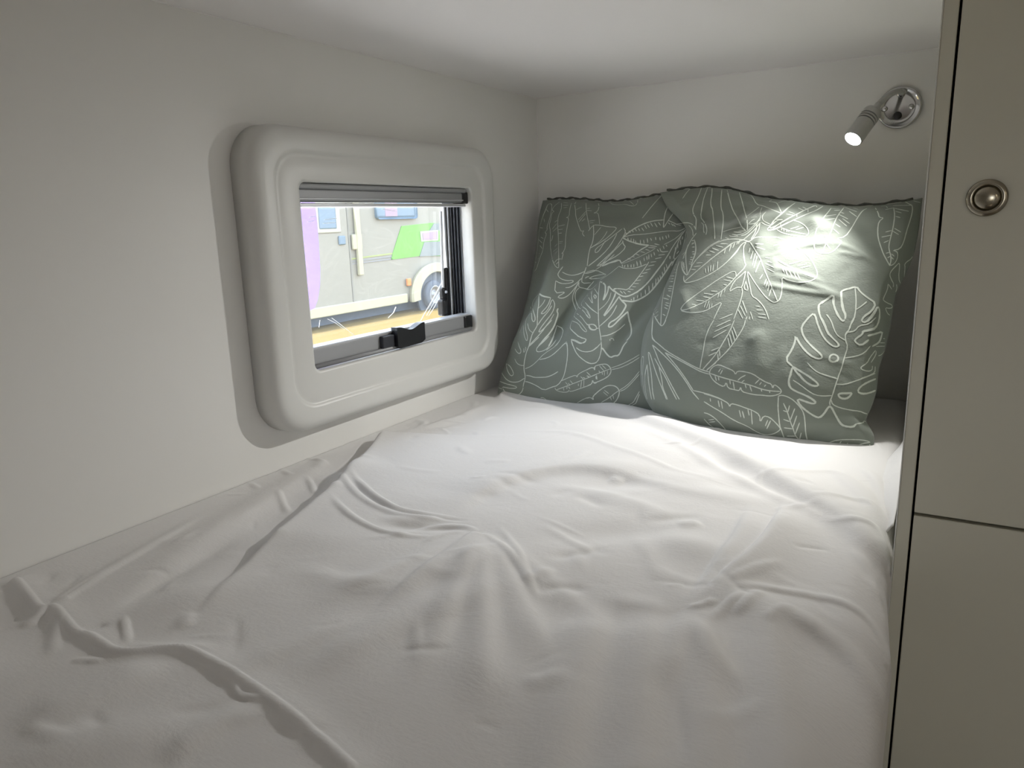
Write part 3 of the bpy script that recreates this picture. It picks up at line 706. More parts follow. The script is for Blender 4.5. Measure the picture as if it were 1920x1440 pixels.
RIGHT_PRINT = """
D t 1700,0 1720,120 1780,230 1810,260 1850,180 1910,60;1790,0 1810,240
D t 1730,20 1760,40;1730,70 1770,60;1740,110 1770,100;1750,150 1780,130
D m 1540,0 1490,170 1430,340 1390,560 1360,720 1345,900 1335,1150
D m 1360,370 1270,580 1180,820 1200,930 1260,1060 1340,1165 1380,1150 1440,1010 1490,850 1530,660 1560,480 1600,290 1630,120 1670,0
D m 1205,930 1185,1100 1170,1290 1190,1390 1230,1430
D m 1605,60 1650,80;1580,150 1620,150;1520,205 1600,205;1510,265 1580,265;1495,315 1570,315;1490,365 1560,365;1480,450 1550,450;1460,490 1540,495;1470,530 1530,535;1440,605 1510,645;1380,660 1480,690;1420,745 1490,760;1410,780 1480,810;1400,830 1460,860;1370,950 1420,980
D t 1370,370 1350,440;1360,430 1310,520;1340,540 1270,620;1300,640 1220,740;1290,700 1200,790;1330,510 1290,540;1210,840 1250,790;1210,880 1260,820;1230,910 1270,860;1240,940 1290,900;1250,1000 1290,960
G m 130,140 60,220 0,310;340,120 290,260 200,440 180,520 195,600 245,670 240,780 240,880;450,120 380,300 350,450 320,650 380,720 420,800 440,880 420,960
G m 530,120 525,240 505,350 510,450 540,500 555,680 580,900 580,1040;705,150 690,320 690,490 730,580 730,760 710,900 690,1050
G m 800,160 850,360 910,540 1000,680 1060,820 1140,890;1020,200 1070,360 1120,560 1160,680 1165,780 1160,880
G t 330,740 380,780 375,880 390,930
G m 0,745 120,745 200,790 240,870;110,790 160,840 185,900 190,980
G m 250,930 150,1060 80,1200 10,1380;210,1050 240,1150 240,1280 200,1400;100,1140 60,1280 60,1430
G m 170,1065 200,1070;165,1135 210,1110;180,1185 215,1185;180,1265 215,1270;180,1310 215,1310;140,1370 180,1370;140,1410 190,1415
G m 1200,250 1250,265 1330,420 1440,440 1560,490 1770,575
G m 1780,570 1710,410 1670,380 1560,365
G t 1560,365 1640,290 1760,260 1860,290 1900,330;1700,400 1800,360 1910,345
G t 1160,630 1280,540 1380,460;1180,770 1250,700 1300,680;1190,775 1300,760 1400,690;1430,470 1390,570 1410,640 1350,720 1200,870 1120,930 1000,970 890,955
G t 1500,550 1430,620 1440,700 1500,740 1580,775;1410,735 1500,790 1580,800
G t 1310,600 1380,580;1230,650 1340,640;1270,620 1330,610;730,910 840,870 1060,820;1140,890 1000,900
G t 920,910 1060,925;890,955 990,975;840,980 880,995 1000,990;770,1015 830,1035
G m 1910,460 1780,580 1660,680 1600,780 1500,880 1620,870 1750,810 1910,730;1910,670 1780,740 1620,850;1600,790 1700,700 1800,690
G m 1400,740 1300,870 1180,980 1060,1080 900,1100 760,1210 600,1330 470,1430
G m 1390,760 1370,880 1280,1010 1200,1090 1120,1060 1000,1040 860,1040 690,1070 530,1150 380,1280 220,1430
G m 1360,740 1250,860 1140,960 1050,980;1340,760 1320,900 1230,1040
G m 1160,1080 1060,1130 970,1280 820,1430;1140,1100 1095,1180 1095,1300 1120,1430
G m 1210,1090 1300,1230 1380,1360 1420,1430
G m 1210,1080 1300,1010 1400,1000 1500,1010 1650,1000 1780,1030 1910,1085
G m 680,1125 820,1130;600,1155 730,1190;530,1200 650,1245;480,1250 580,1285;420,1330 510,1330;770,1220 750,1300;880,1150 835,1265;940,1120 900,1200;1000,1070 970,1140;1040,1040 1000,1130
G m 1215,1195 1190,1280;1265,1260 1225,1395;1305,1300 1275,1430;1340,1350 1320,1430;1310,1120 1455,1130;1310,1180 1480,1230;1640,1160 1820,1100;1710,1210 1880,1130;1730,1260 1910,1190;1770,1320 1910,1250;1490,1370 1580,1390;1660,1380 1760,1430
H m 490,390 400,450 240,590 120,690 90,720 10,860 160,790 300,700 500,600 700,500 860,430 880,465;990,450 860,530 700,590 450,700 260,800 150,860 0,890
H t 240,740 220,800;520,600 520,640;720,500 720,560;540,480 650,530;620,460 710,510;370,545 480,585;330,590 460,610;120,685 260,685;150,250 120,290 50,350;160,250 230,265;220,270 200,330
H m 450,700 560,730 660,790 720,860 735,930 700,990 580,990 420,970 260,930 160,870
H m 230,830 380,890 560,930 700,960;240,850 250,880;280,850 290,900;330,860 340,910;380,880 370,910;500,870 640,830;400,860 560,810
H m 1140,480 1080,560 1000,650 930,770 1070,795 890,815 850,950 830,1080 830,1200 880,1270 970,1300 1080,1300 1180,1260 1260,1180 1340,1070 1215,1035 1390,1000 1500,850 1620,640 1700,530 1780,490
H m 1370,470 1260,610 1200,730 1110,970 1050,1100 980,1280
H m 1150,490 1290,490;1190,525 1300,520;1030,630 1230,600;990,700 1210,670;1310,560 1370,580;1280,600 1440,680;1380,470 1600,550;1530,480 1620,505;1460,540 1600,640;1340,670 1470,765;1270,685 1420,810;1210,765 1300,825;1180,860 1280,945;940,995 1100,985;960,1060 1080,1045;1110,990 1210,1105;1080,1090 1130,1120;1050,1130 1130,1225;980,1120 1040,1110
I m 780,385 830,470 850,560 935,560 840,630 820,780 830,930 870,1060 930,1230 1040,1425 1110,1400 1170,1310 1185,1200 1150,1160 1090,1150 1220,1125 1290,1000 1340,800 1420,560 1450,420 1440,335 1400,320 1290,260
I m 1110,380 1130,520 1100,740 1050,930 1020,1070 1030,1150 1060,1250 1060,1340 1040,1420
I m 960,415 1110,385;1120,390 1380,445;1140,445 1250,475;1145,535 1230,560;1120,750 1240,820;1090,800 1200,865;960,820 1070,790;890,910 1060,875;930,1010 1020,970;970,1200 1030,1185;1000,1280 1050,1255;1070,1210 1120,1255;1060,1260 1105,1310;1100,345 1440,335
I t 1430,230 1480,265 1590,285;880,360 970,345 1000,385
L m 1640,10 1600,65 1540,100 1495,150 1505,200 1490,350 1480,470;1230,180 1140,0;1390,130 1260,260 1225,340 1260,430 1300,500 1290,560;1390,125 1410,160 1385,400 1430,520
L m 1200,500 1190,600 1110,770 1115,800 1190,850 1270,880 1275,930 1220,945 1150,930 1170,1000 1210,1060 1300,1085;1210,510 1265,600;1350,510 1360,580 1335,650;1200,1395 1280,1365
L b 0,860 110,770 215,695 225,780 215,850 260,1000 310,1090 380,1175 420,1160 440,1060 400,980 375,850 350,660 380,620 480,590 640,550 700,650 830,750 980,850 900,1000 760,1090 715,1180 800,1195 870,1120 950,1010 1020,900 1050,990 1045,1150 980,1290 860,1330 750,1350 740,1390
L m 605,560 625,760 620,980 590,1140 520,1250 490,1340 430,1430
L m 620,970 740,890 815,820;980,1105 860,1220 780,1240 680,1255 600,1350 480,1370
L b 0,1110 60,1230 110,1380 150,1430
L m 95,1060 170,1150 230,1330 290,1430;850,1430 1000,1390 1110,1360 1080,1430
J m 215,640 210,720 240,770 340,760 500,710 700,610 870,500 1020,370 1140,230 1250,80
J m 225,750 400,600 600,430 800,270 960,160 1120,40
J m 170,400 180,520 220,600 280,640 310,560 380,420 560,210 700,90 860,10
J m 250,200 250,360 265,500 275,620;410,10 430,120 420,240 380,350 340,490
J m 345,530 430,535;390,485 520,465;440,415 550,405;620,270 700,275;680,200 765,230;730,150 835,190;800,100 915,130;880,65 1010,75;965,165 940,240;1065,80 1030,200;1130,50 1095,140
J m 600,510 605,590;650,470 655,585;700,450 695,570;750,440 735,560;825,380 810,530
J t 185,380 230,500;190,420 220,530;195,340 230,300;185,270 230,220;360,60 400,50;360,130 400,120;360,215 400,215;370,250 400,250;330,315 360,310;325,355 370,355;310,395 360,400;305,430 350,435
J m 1290,100 1285,250 1300,380 1340,470 1150,660 1040,790 900,920 780,990 600,1110 420,1190 300,1240 170,1270 160,1230 240,1130 400,1010 600,870 800,730 1000,610 1120,555 1155,600 1150,650
J m 170,1275 300,1305 460,1305 600,1280 740,1200 910,1105 830,1260 750,1430
J m 1325,560 1230,650 1120,740 1020,940 1130,870 1200,850 1260,860 1310,650 1325,560
J m 1260,860 1270,960 1220,1150 1110,1430
J m 1330,740 1290,880 1380,920 1330,740
J m 1360,570 1370,700 1410,860 1435,1010 1540,1070 1640,1180 1700,1290 1745,1430
J m 1370,570 1480,750 1600,920 1700,1040 1800,1110 1850,1125 1910,1100
J m 1420,50 1500,180 1590,330 1650,500 1720,670 1800,860 1900,1100
J m 975,665 1110,700;930,715 1070,745;930,800 990,815;700,920 820,925;575,960 740,985;565,1020 690,1045;435,1085 580,1100;360,1155 440,1175;960,880 935,950;910,900 865,1025;850,950 825,1040;670,1090 620,1230;620,1110 580,1215;680,1145 665,1250;725,1140 710,1225
J m 1500,70 1645,75;1500,120 1665,175;1405,140 1385,230;1460,200 1415,345;1500,240 1445,460;1530,290 1475,500;1590,370 1500,590;1680,320 1775,330;1710,385 1800,410;1680,425 1835,495;1710,515 1845,580;1635,615 1580,705;1700,700 1655,820;1725,750 1685,860;1750,800 1720,920;1790,870 1745,1015
J m 860,1425 1095,1330;1265,1090 1350,1320;1230,1180 1320,1370;1190,1250 1275,1415;1410,1290 1455,1430;1500,1190 1590,1200;1520,1260 1640,1265;1550,1330 1690,1345;1550,1385 1700,1410;1350,1380 1330,1430;1400,1380 1390,1430
K m 60,40 0,30;700,0 800,50 950,160 1100,280 1180,380 1240,500 1275,600 1260,670 1190,725 1060,760 950,760 820,740 720,710 635,670 640,800 630,950 600,1060 545,1120
K b 510,320 620,400 780,480 900,545 1060,620 1230,670
K m 480,105 680,40;560,150 720,80;570,210 785,125;615,265 825,185;835,350 995,275;765,440 1015,370;915,470 1080,430;970,505 1150,465
K m 625,470 680,590;690,510 735,640;760,535 820,675;840,575 905,705;910,605 960,705
K b 1080,1430 1210,1310 1260,1430
K m 1430,1340 1510,1430
K b 1910,860 1720,910 1700,950 1705,1100 1750,1280 1780,1350
M m 320,0 300,0;300,0 340,60 390,115 430,80 470,0
M m 235,0 220,180 215,310 240,360 330,430 480,560 700,690 900,800 1060,880 1250,940
M m 1250,975 1150,950 1050,910 850,800 620,680 480,600 445,580 550,700 700,880 820,1050 960,1270
M m 225,450 300,510 500,700 680,900 830,1110 930,1280 1060,1430
M m 225,450 290,600 340,740 450,950 560,1160 680,1380 710,1430
M m 265,690 340,830 450,1010 540,1200 660,1430;340,830 370,960 400,1100 410,1220 500,1430
M m 150,580 180,600 240,800 330,1060 480,1430;150,590 170,760 210,1000 225,1280 260,1430
M m 130,800 140,900 160,1160 210,1430;130,800 95,950 85,1120 110,1340 140,1430
M m 35,1000 25,760 40,660 65,660 70,720 50,880 50,1100 75,1280 120,1430
M t 20,700 20,1100 40,1350
M m 1330,0 1240,150 1170,340 1140,560 1100,750 1080,870
M m 1700,0 1620,200 1500,400 1420,540 1300,700 1130,890
M m 1900,0 1870,120 1750,320 1600,530 1430,700 1200,910
M m 1370,120 1630,0;1340,210 1640,75;1310,320 1560,180;1280,555 1430,495;1235,645 1380,580;1675,120 1750,310;1650,180 1710,380;1610,250 1660,430;1580,320 1620,485;1430,540 1440,660;1400,610 1410,730
M m 960,1270 1100,1300 1280,1350 1480,1430
N m 80,0 0,100;220,0 50,130
N m 100,200 110,130 180,60 270,35 400,90 540,150 565,220 600,150 740,165 880,200 1020,300 1130,360 1215,385 1240,470 1260,390 1340,440 1400,510 1370,560 1260,595 1160,600 1040,585 930,580 800,555 680,520 660,430 640,505 560,490 430,460 400,345 365,440 240,380 150,300 100,200
N m 100,190 300,260 600,340 850,410 1040,480 1200,510 1380,520
N m 300,110 260,170;335,130 295,210;200,240 225,330;260,255 270,320;465,310 475,390;525,345 550,490;740,385 760,460;825,415 860,520;1030,480 1040,520;1180,515 1185,545;610,320 660,270 750,225;680,350 730,315;1000,300 920,380;1035,350 1000,400;1115,400 1085,430
N m 0,560 150,600 310,660 440,730 465,800 485,735 600,760 760,820 880,860 1005,940 1010,1080 1070,955 1180,980 1290,1080 1370,1170 1370,1210 1280,1270 1180,1295 1060,1290 940,1240 780,1140 540,1040 300,880 140,790 0,700
N m 110,640 120,700;255,680 280,800;310,690 335,830;635,855 665,980;690,870 725,1000;790,840 815,950;850,860 870,1110;1150,1030 1105,1140;1200,1040 1130,1190
N m 0,900 80,920 190,990 300,1100 405,1220 400,1250 450,1250 560,1310 650,1370;0,1010 100,1120 250,1220;80,1030 180,1020;90,1070 200,1060
N m 1340,600 1330,800 1345,950 1360,1130 1400,1230 1440,1350 1470,1390;1340,600 1400,585 1500,610 1620,680 1740,810 1800,920 1820,1080 1830,1280 1870,1430
N m 1430,730 1500,880 1550,1050 1610,1200 1640,1310 1720,1390 1770,1430
N m 1425,860 1500,890;1540,770 1510,890;1430,1020 1540,1060;1635,825 1555,1030;1670,955 1600,1160;1440,1170 1590,1190;1720,1080 1640,1290;1490,1320 1640,1320;1750,1260 1720,1380;1790,1400 1770,1430
N t 1040,1400 1150,1350 1250,1355 1400,1400
O b 900,0 730,90 715,180 740,310 800,420 870,600 980,720 1060,790 1085,840 1050,870 960,850 820,720 720,520 640,250 530,350 410,500 420,620 500,760 640,900 760,1000 785,1070 700,1085 560,1020 400,850 300,660 300,760 240,920 120,1100 250,1220
O b 975,0 990,120 1050,270 1140,410 1190,390 1205,300 1140,170 1130,0
O b 1620,0 1750,80 1680,220 1540,310 1480,410 1580,425 1700,310 1785,130 1820,230 1805,400 1740,540 1640,570 1510,590 1510,640 1400,710 1360,770 1480,850 1620,740
O m 870,285 950,400 1000,560 1060,670 1210,755
O m 1395,0 1380,300 1300,440 1280,550 1200,620 1200,740 1245,870 1180,1060 1130,1260 1060,1430
O m 1385,200 1500,130 1585,55;1750,340 1620,460 1450,480 1370,590 1250,605
O m 1195,1070 1400,1035 1540,980 1650,850
O b 1600,670 1720,640 1870,590 1830,740 1790,800 1680,860
O b 910,1080 930,1020 1000,1000 1070,1040 1070,1110 990,1145 920,1120 910,1070
O m 1750,940 1750,1010 1660,1150;1740,930 1640,1060 1590,1160 1480,1230 1480,1270 1600,1310 1680,1290 1685,1210
O m 1735,1220 1730,1330 1620,1390 1490,1430;515,1150 640,1290 800,1370 1040,1430
O b 250,1220 380,1300 600,1430;250,1230 190,1430;260,1230 330,1340 430,1430
O t 1880,720 1910,720;1820,795 1910,795;1750,860 1910,855;1790,1030 1850,1010 1910,930
P b 130,0 80,120 100,250 200,320 400,400 520,470 580,530 520,550 420,520 230,450 290,580 420,690 560,780 640,800 720,730 800,600 850,600 920,740 1010,900 1080,950 1240,970 1300,910
P m 1300,910 1430,890 1430,860;1440,860 1540,900 1610,1000
P b 260,0 340,110 440,190 530,230 620,225 600,170 500,90 400,20
P m 160,120 300,210 440,320 560,390 700,410 860,400
P m 1000,0 930,200 870,400 820,520 830,580;850,480 870,560 1000,620 1200,665 1360,680 1480,730 1540,730
P m 660,0 960,100;940,195 1100,200 1280,140 1500,60 1640,0
P b 1700,80 1500,160 1370,240 1320,330 1400,370 1520,360 1690,290
P b 1220,350 1150,360 1010,360 970,390 1020,450 1120,460 1190,410 1220,350
P m 1660,470 1635,520;420,1320 420,1200 390,1100
P m 670,1330 800,1250 960,1195 1200,1190 1400,1195 1540,1230;860,1320 820,1380;1030,1220 910,1400;1150,1250 1060,1370;1550,1240 1420,1260 1300,1310 1150,1360;1300,1280 1470,1320;1540,1280 1560,1360 1530,1400
"""

# ------------------------------------------------------------------ cloth creases
def seg_dist(P, pts):
    """signed distance (+ = left of travel), arc parameter 0..1, for points P (N,2) to a polyline"""
    pts = np.asarray(pts, float)
    L = np.r_[0, np.cumsum(np.hypot(*np.diff(pts, axis=0).T))]
    best = np.full(len(P), 1e9); sgn = np.ones(len(P)); par = np.zeros(len(P))
    for i in range(len(pts) - 1):
        a, b = pts[i], pts[i + 1]
        d = b - a
        l2 = d @ d + 1e-12
        t = np.clip(((P - a) @ d) / l2, 0, 1)
        q = a + t[:, None] * d
        r = P - q
        dd = np.hypot(r[:, 0], r[:, 1])
        m = dd < best
        best = np.where(m, dd, best)
        cr_ = d[0] * r[:, 1] - d[1] * r[:, 0]
        sgn = np.where(m, np.where(cr_ >= 0, 1.0, -1.0), sgn)
        par = np.where(m, (L[i] + t * math.sqrt(l2)) / L[-1], par)
    return best * sgn, par

def smooth_poly(pts, it=2):
    pts = [np.array(p, float) for p in pts]
    for _ in range(it):
        if len(pts) < 3: break
        out = [pts[0]]
        for a, b in zip(pts, pts[1:]):
            out += [a * .75 + b * .25, a * .25 + b * .75]
        out.append(pts[-1])
        pts = out
    return pts

def crease(H, XY, pts, h, wl, wr, e0=0.15, e1=0.15, step=0.0, sw=0.004):
    """ridge of height h, half widths wl / wr on either side; step adds a terrace on the left side fading over wl"""
    pts = np.array(smooth_poly(pts))
    R = 3.2 * max(wl, wr)
    lo = pts.min(0) - R; hi = pts.max(0) + R
    m = (XY[:, 0] > lo[0]) & (XY[:, 0] < hi[0]) & (XY[:, 1] > lo[1]) & (XY[:, 1] < hi[1])
    if not m.any(): return
    sd, s = seg_dist(XY[m], pts)
    env = np.ones(len(sd))
    ss = lambda t: t * t * (3 - 2 * t)
    if e0 >= 0.1: e0 = max(e0, 0.32)
    if e1 >= 0.1: e1 = max(e1, 0.32)
    if e0 > 0: env *= ss(np.clip(s / e0, 0, 1))
    if e1 > 0: env *= ss(np.clip((1 - s) / e1, 0, 1))
    wd = np.where(sd >= 0, wl, wr)
    v = h * np.exp(-(np.abs(sd) / wd) ** 2 * 1.2) * env
    if step:
        up = 0.5 + 0.5 * np.tanh(sd / sw)
        v = v + step * up * np.exp(-(np.clip(sd, 0, None) / (wl * 1.2)) ** 2) * env
    H[m] += v

# ------------------------------------------------------------------ duvet
def bed_px(x, y):
    p = px_on(x, y, 2, ZM)
    return (p.x, p.y)

def build_duvet():
    nu, nv = 470, 900
    # u: across, with a roll over the right edge
    U0, UA, RA, DROP = 0.0008, 0.738, 0.036, 0.16
    arc = RA * math.pi / 2
    L = (UA - U0) + arc + DROP
    u = np.concatenate([np.linspace(U0, UA + arc, int(nu * 0.88)), np.linspace(UA + arc, UA + arc + DROP, nu - int(nu * 0.88) + 1)[1:]])
    y = -0.012 - (1.62 - 0.012) * np.linspace(0, 1, nv) ** 1.0
    Ug, Yg = np.meshgrid(u, y, indexing='ij')
    n = Ug.size
    XY = np.stack([Ug.ravel(), Yg.ravel()], -1)
    H = np.zeros(n)
    def C(pxs, h, wl, wr, e0=0.15, e1=0.15, step=0.0, sw=0.004):
        crease(H, XY, [bed_px(*p) for p in pxs], h * 0.8, wl, wr, e0, e1, step, sw)
    # broad shape: fuller along the middle, low by the left wall
    x_, y_ = XY[:, 0], XY[:, 1]
    H += 0.010 * np.exp(-((x_ - 0.42) / 0.26) ** 2 - ((y_ + 0.50) / 0.16) ** 2)
    H += 0.010 * np.exp(-((x_ - 0.50) / 0.20) ** 2 - ((y_ + 0.85) / 0.30) ** 2)
    # ridge from the left cushion corner to the wardrobe post
    C([(930, 746), (1030, 750), (1130, 760), (1260, 816), (1400, 882), (1520, 950), (1610, 1003), (1668, 1062)], 0.016, 0.045, 0.020, 0.02, 0.05)
    C([(1180, 800), (1290, 862), (1420, 930), (1540, 985), (1640, 1040)], 0.004, 0.008, 0.012, 0.3, 0.2)
    C([(1235, 850), (1300, 853), (1325, 846)], 0.0025, 0.003, 0.004)
    # arc-shaped swelling in the middle
    C([(820, 1000), (870, 950), (950, 912), (1060, 893), (1180, 905), (1290, 940), (1400, 955), (1500, 965)], 0.011, 0.050, 0.018, 0.25, 0.45)
    C([(1010, 925), (1100, 935), (1180, 960), (1250, 985), (1330, 1000)], 0.004, 0.016, 0.022, 0.3, 0.4)
    C([(930, 815), (1000, 818), (1080, 825), (1180, 868), (1280, 905), (1400, 925)], 0.002, 0.006, 0.008, 0.3, 0.3)
    # long overlap fold on the left
    C([(716, 828), (694, 862), (640, 922), (565, 985), (470, 1066), (400, 1132), (330, 1205)], 0.004, 0.020, 0.006, 0.03, 0.35, step=0.0, sw=0.003)
    C([(716, 828), (694, 862), (640, 922), (565, 985), (470, 1066), (400, 1132), (330, 1205)], 0.0, 0.10, 0.02, 0.02, 0.5, step=0.015, sw=0.0028)
    # left side folds
    C([(640, 850), (560, 905), (430, 985), (300, 1065), (200, 1140)], 0.007, 0.020, 0.030, 0.3, 0.3)
    C([(470, 1000), (380, 1050), (280, 1110), (190, 1175)], -0.005, 0.018, 0.014, 0.2, 0.3)
    C([(400, 960), (300, 1020), (170, 1095), (105, 1140)], 0.0035, 0.006, 0.010, 0.4, 0.05)
    C([(195, 1080), (150, 1107), (100, 1143)], -0.0014, 0.0016, 0.0016)
    # seam line
    seam = [(20, 1095), (32, 1094), (55, 1122), (78, 1151), (92, 1147), (104, 1145), (125, 1170), (146, 1197), (165, 1198), (190, 1214), (212, 1231), (250, 1235), (300, 1230), (345, 1228), (366, 1234), (400, 1253), (440, 1278), (490, 1312), (530, 1342), (570, 1375), (610, 1412), (660, 1460)]
    C(seam, 0.0030, 0.0022, 0.0034, 0.02, 0)
    C(seam, 0.0040, 0.016, 0.010, 0.02, 0)
    C([(232, 1160), (238, 1190), (240, 1220)], 0.003, 0.003, 0.004)
    C([(205, 1175), (170, 1190), (150, 1197)], -0.003, 0.006, 0.005)
    C([(40, 1180), (75, 1155), (95, 1148)], 0.003, 0.008, 0.006)
    C([(100, 1240), (105, 1200), (108, 1160)], 0.003, 0.008, 0.006)
    C([(130, 1245), (165, 1245), (200, 1248)], 0.002, 0.003, 0.003)
    C([(330, 1235), (270, 1270), (150, 1330), (0, 1385)], 0.007, 0.020, 0.026, 0.1, 0.1)
    C([(440, 1285), (445, 1315), (480, 1325), (510, 1332)], 0.0022, 0.003, 0.003)
    C([(520, 1342), (430, 1360), (340, 1420), (300, 1460)], 0.005, 0.010, 0.014, 0.1, 0.1)
    C([(1010, 1090), (900, 1140), (760, 1190), (600, 1262), (480, 1300)], 0.004, 0.020, 0.024, 0.3, 0.3)
    # pinched creases left of centre
    for pl_, h in (([(632, 900), (655, 935), (690, 965), (750, 985), (820, 990), (905, 997)], 0.0032),
                   ([(655, 905), (690, 945), (740, 972), (800, 980), (900, 992)], 0.0034),
                   ([(668, 918), (705, 955), (760, 978)], 0.0028),
                   ([(618, 950), (650, 985), (700, 1010), (760, 1022), (840, 1022)], 0.0035),
                   ([(760, 1010), (830, 998), (880, 1002), (900, 1018)], 0.0028),
                   ([(790, 1035), (845, 1012), (880, 1014)], 0.0020)):
        C(pl_, h, 0.0035, 0.0050, 0.2, 0.15)
    C([(700, 1000), (780, 1004), (900, 1005)], -0.004, 0.010, 0.012)
    # fan of creases from the pinch
    C([(900, 1010), (935, 1040), (975, 1085), (1010, 1150)], 0.0026, 0.0040, 0.0050, 0.1, 0.3)
    C([(935, 1000), (965, 1045), (990, 1100), (1012, 1150)], 0.0022, 0.0035, 0.0050, 0.1, 0.2)
    C([(895, 1015), (830, 1070), (760, 1125), (700, 1168)], 0.0050, 0.016, 0.006, 0.05, 0.2)
    C([(1010, 1000), (1070, 1030), (1140, 1075)], 0.0020, 0.006, 0.008)
    C([(1020, 1070), (1080, 1060), (1150, 1050)], -0.003, 0.010, 0.010)
    C([(1000, 1130), (1060, 1120), (1110, 1128)], -0.0025, 0.008, 0.008)
    C([(540, 1075), (610, 1098), (700, 1120), (800, 1120)], 0.003, 0.014, 0.018)
    C([(700, 1165), (620, 1200), (500, 1245), (400, 1290)], 0.004, 0.014, 0.022, 0.2, 0.3)
    C([(860, 1115), (760, 1160), (680, 1215), (600, 1290)], 0.004, 0.022, 0.022, 0.2, 0.3)
    for x1, y1, h in ((560, 1160, 0.005), (760, 1330, 0.007), (900, 1400, 0.007), (1060, 1330, 0.005), (1180, 1230, 0.003)):
        C([(900, 1012), ((900 + x1) / 2 + 10, (1005 + y1) / 2 + 8), (x1, y1)], h, 0.012, 0.018, 0.4, 0.4)
    for x1, y1, h in ((1180, 1000, 0.002), (1120, 1130, 0.002), (1240, 1330, 0.006), (1400, 1330, 0.005)):
        C([(1280, 1165), ((1280 + x1) / 2, (1165 + y1) / 2 + 6), (x1, y1)], h, 0.010, 0.014, 0.4, 0.4)
    # right: pleats and pinches
    C([(1468, 950), (1452, 1000), (1410, 1060), (1350, 1110), (1300, 1158)], 0.001, 0.030, 0.008, 0.12, 0.2, step=0.010, sw=0.0026)
    C([(1405, 955), (1385, 1010), (1350, 1065), (1315, 1115), (1284, 1160)], 0.001, 0.030, 0.006, 0.15, 0.2, step=0.007, sw=0.0035)
    C([(1285, 1160), (1310, 1162), (1345, 1150)], 0.0025, 0.003, 0.004)
    C([(1250, 1122), (1265, 1118), (1285, 1120)], 0.0012, 0.003, 0.004)
    C([(1325, 1190), (1360, 1162), (1400, 1140)], 0.0026, 0.004, 0.005)
    C([(1370, 1180), (1400, 1160), (1432, 1132)], 0.0030, 0.005, 0.006)
    C([(1350, 1130), (1400, 1105), (1470, 1070)], 0.0025, 0.005, 0.006)
    C([(1430, 1195), (1460, 1170), (1490, 1160)], 0.0020, 0.005, 0.006)
    C([(1340, 1132), (1440, 1126), (1530, 1131), (1600, 1146), (1640, 1175), (1656, 1215)], 0.0034, 0.008, 0.005, 0.15, 0.05)
    C([(1440, 1165), (1510, 1182), (1570, 1212), (1620, 1260), (1640, 1310)], 0.0050, 0.012, 0.010, 0.15, 0.1)
    C([(1480, 1045), (1520, 1040), (1560, 1043)], -0.0016, 0.004, 0.004)
    C([(1540, 990), (1600, 1002), (1640, 1006), (1660, 1050)], 0.0030, 0.006, 0.005)
    C([(1500, 960), (1560, 950), (1640, 955), (1668, 1010)], 0.0032, 0.006, 0.007)
    C([(1380, 912), (1460, 912), (1520, 895), (1560, 893), (1610, 915), (1650, 960)], 0.0026, 0.0045, 0.007, 0.15, 0.2)
    C([(1550, 880), (1600, 925), (1640, 970), (1664, 1020)], 0.0050, 0.014, 0.010, 0.15, 0.1)
    C([(1600, 872), (1640, 905), (1655, 940), (1668, 1010)], 0.0050, 0.010, 0.006, 0.15, 0.1)
    C([(1600, 912), (1622, 908), (1640, 912)], 0.0012, 0.002, 0.002)
    C([(1430, 905), (1426, 915), (1418, 924)], 0.0016, 0.0025, 0.003)
    C([(1590, 1035), (1630, 1070), (1655, 1120)], 0.0035, 0.008, 0.006)
    C([(1620, 1075), (1645, 1110), (1660, 1160)], 0.0035, 0.006, 0.006)
    # soft bands towards the camera
    for x0, x1, h in ((1130, 1040, 0.009), (1220, 1190, 0.010), (1310, 1330, 0.008), (1430, 1470, 0.009), (1550, 1580, -0.007)):
        C([(x0, 1130), ((x0 + x1) / 2, 1280), (x1, 1480)], h, 0.016, 0.024, 0.25, 0)
    # small gathers by the left wall
    for a in ([(430, 905), (455, 905), (478, 915), (490, 925)], [(495, 893), (520, 880), (560, 862), (620, 872)], [(520, 880), (535, 890), (550, 900)],
              [(575, 900), (585, 915), (595, 935)], [(520, 925), (530, 945), (545, 965)], [(540, 882), (570, 866), (600, 868), (618, 880)], [(600, 850), (630, 838), (680, 832)]):
        C(a, 0.0024, 0.0035, 0.005, 0.2, 0.2)
    C([(805, 798), (850, 797), (880, 799)], 0.0022, 0.003, 0.004)
    C([(700, 822), (780, 812), (860, 790), (930, 752)], 0.005, 0.012, 0.016, 0.1, 0.2)
    # random small creases everywhere
    rnd = random.Random(5)
    for _ in range(150):
        cx, cy = rnd.uniform(0.02, 0.75), rnd.uniform(-1.3, -0.28)
        a = rnd.gauss(0.4, 0.9)
        l = rnd.uniform(0.02, 0.09)
        bnd = rnd.uniform(-0.012, 0.012)
        d = np.array([math.cos(a), math.sin(a)]); nn = np.array([-d[1], d[0]])
        c = np.array([cx, cy])
        wdt = rnd.uniform(0.003, 0.009)
        crease(H, XY, [c - d * l / 2, c + nn * bnd, c + d * l / 2], rnd.uniform(-0.0013, 0.0018) * wdt / 0.005, wdt, wdt * 1.3, 0.4, 0.4)
    for _ in range(40):
        cx, cy = rnd.uniform(0.05, 0.7), rnd.uniform(-1.5, -0.35)
        a = rnd.gauss(0.6, 0.6)
        l = rnd.uniform(0.12, 0.30)
        d = np.array([math.cos(a), math.sin(a)])
        c = np.array([cx, cy])
        crease(H, XY, [c - d * l / 2, c, c + d * l / 2], rnd.uniform(-0.006, 0.008), 0.03, 0.03, 0.5, 0.5)
    # keep it tame by the walls and under the cushions
    H *= np.clip((x_ - 0.0) / 0.02, 0.35, 1)
    H += 0.0015 * np.clip(1 - x_ / 0.03, 0, 1)
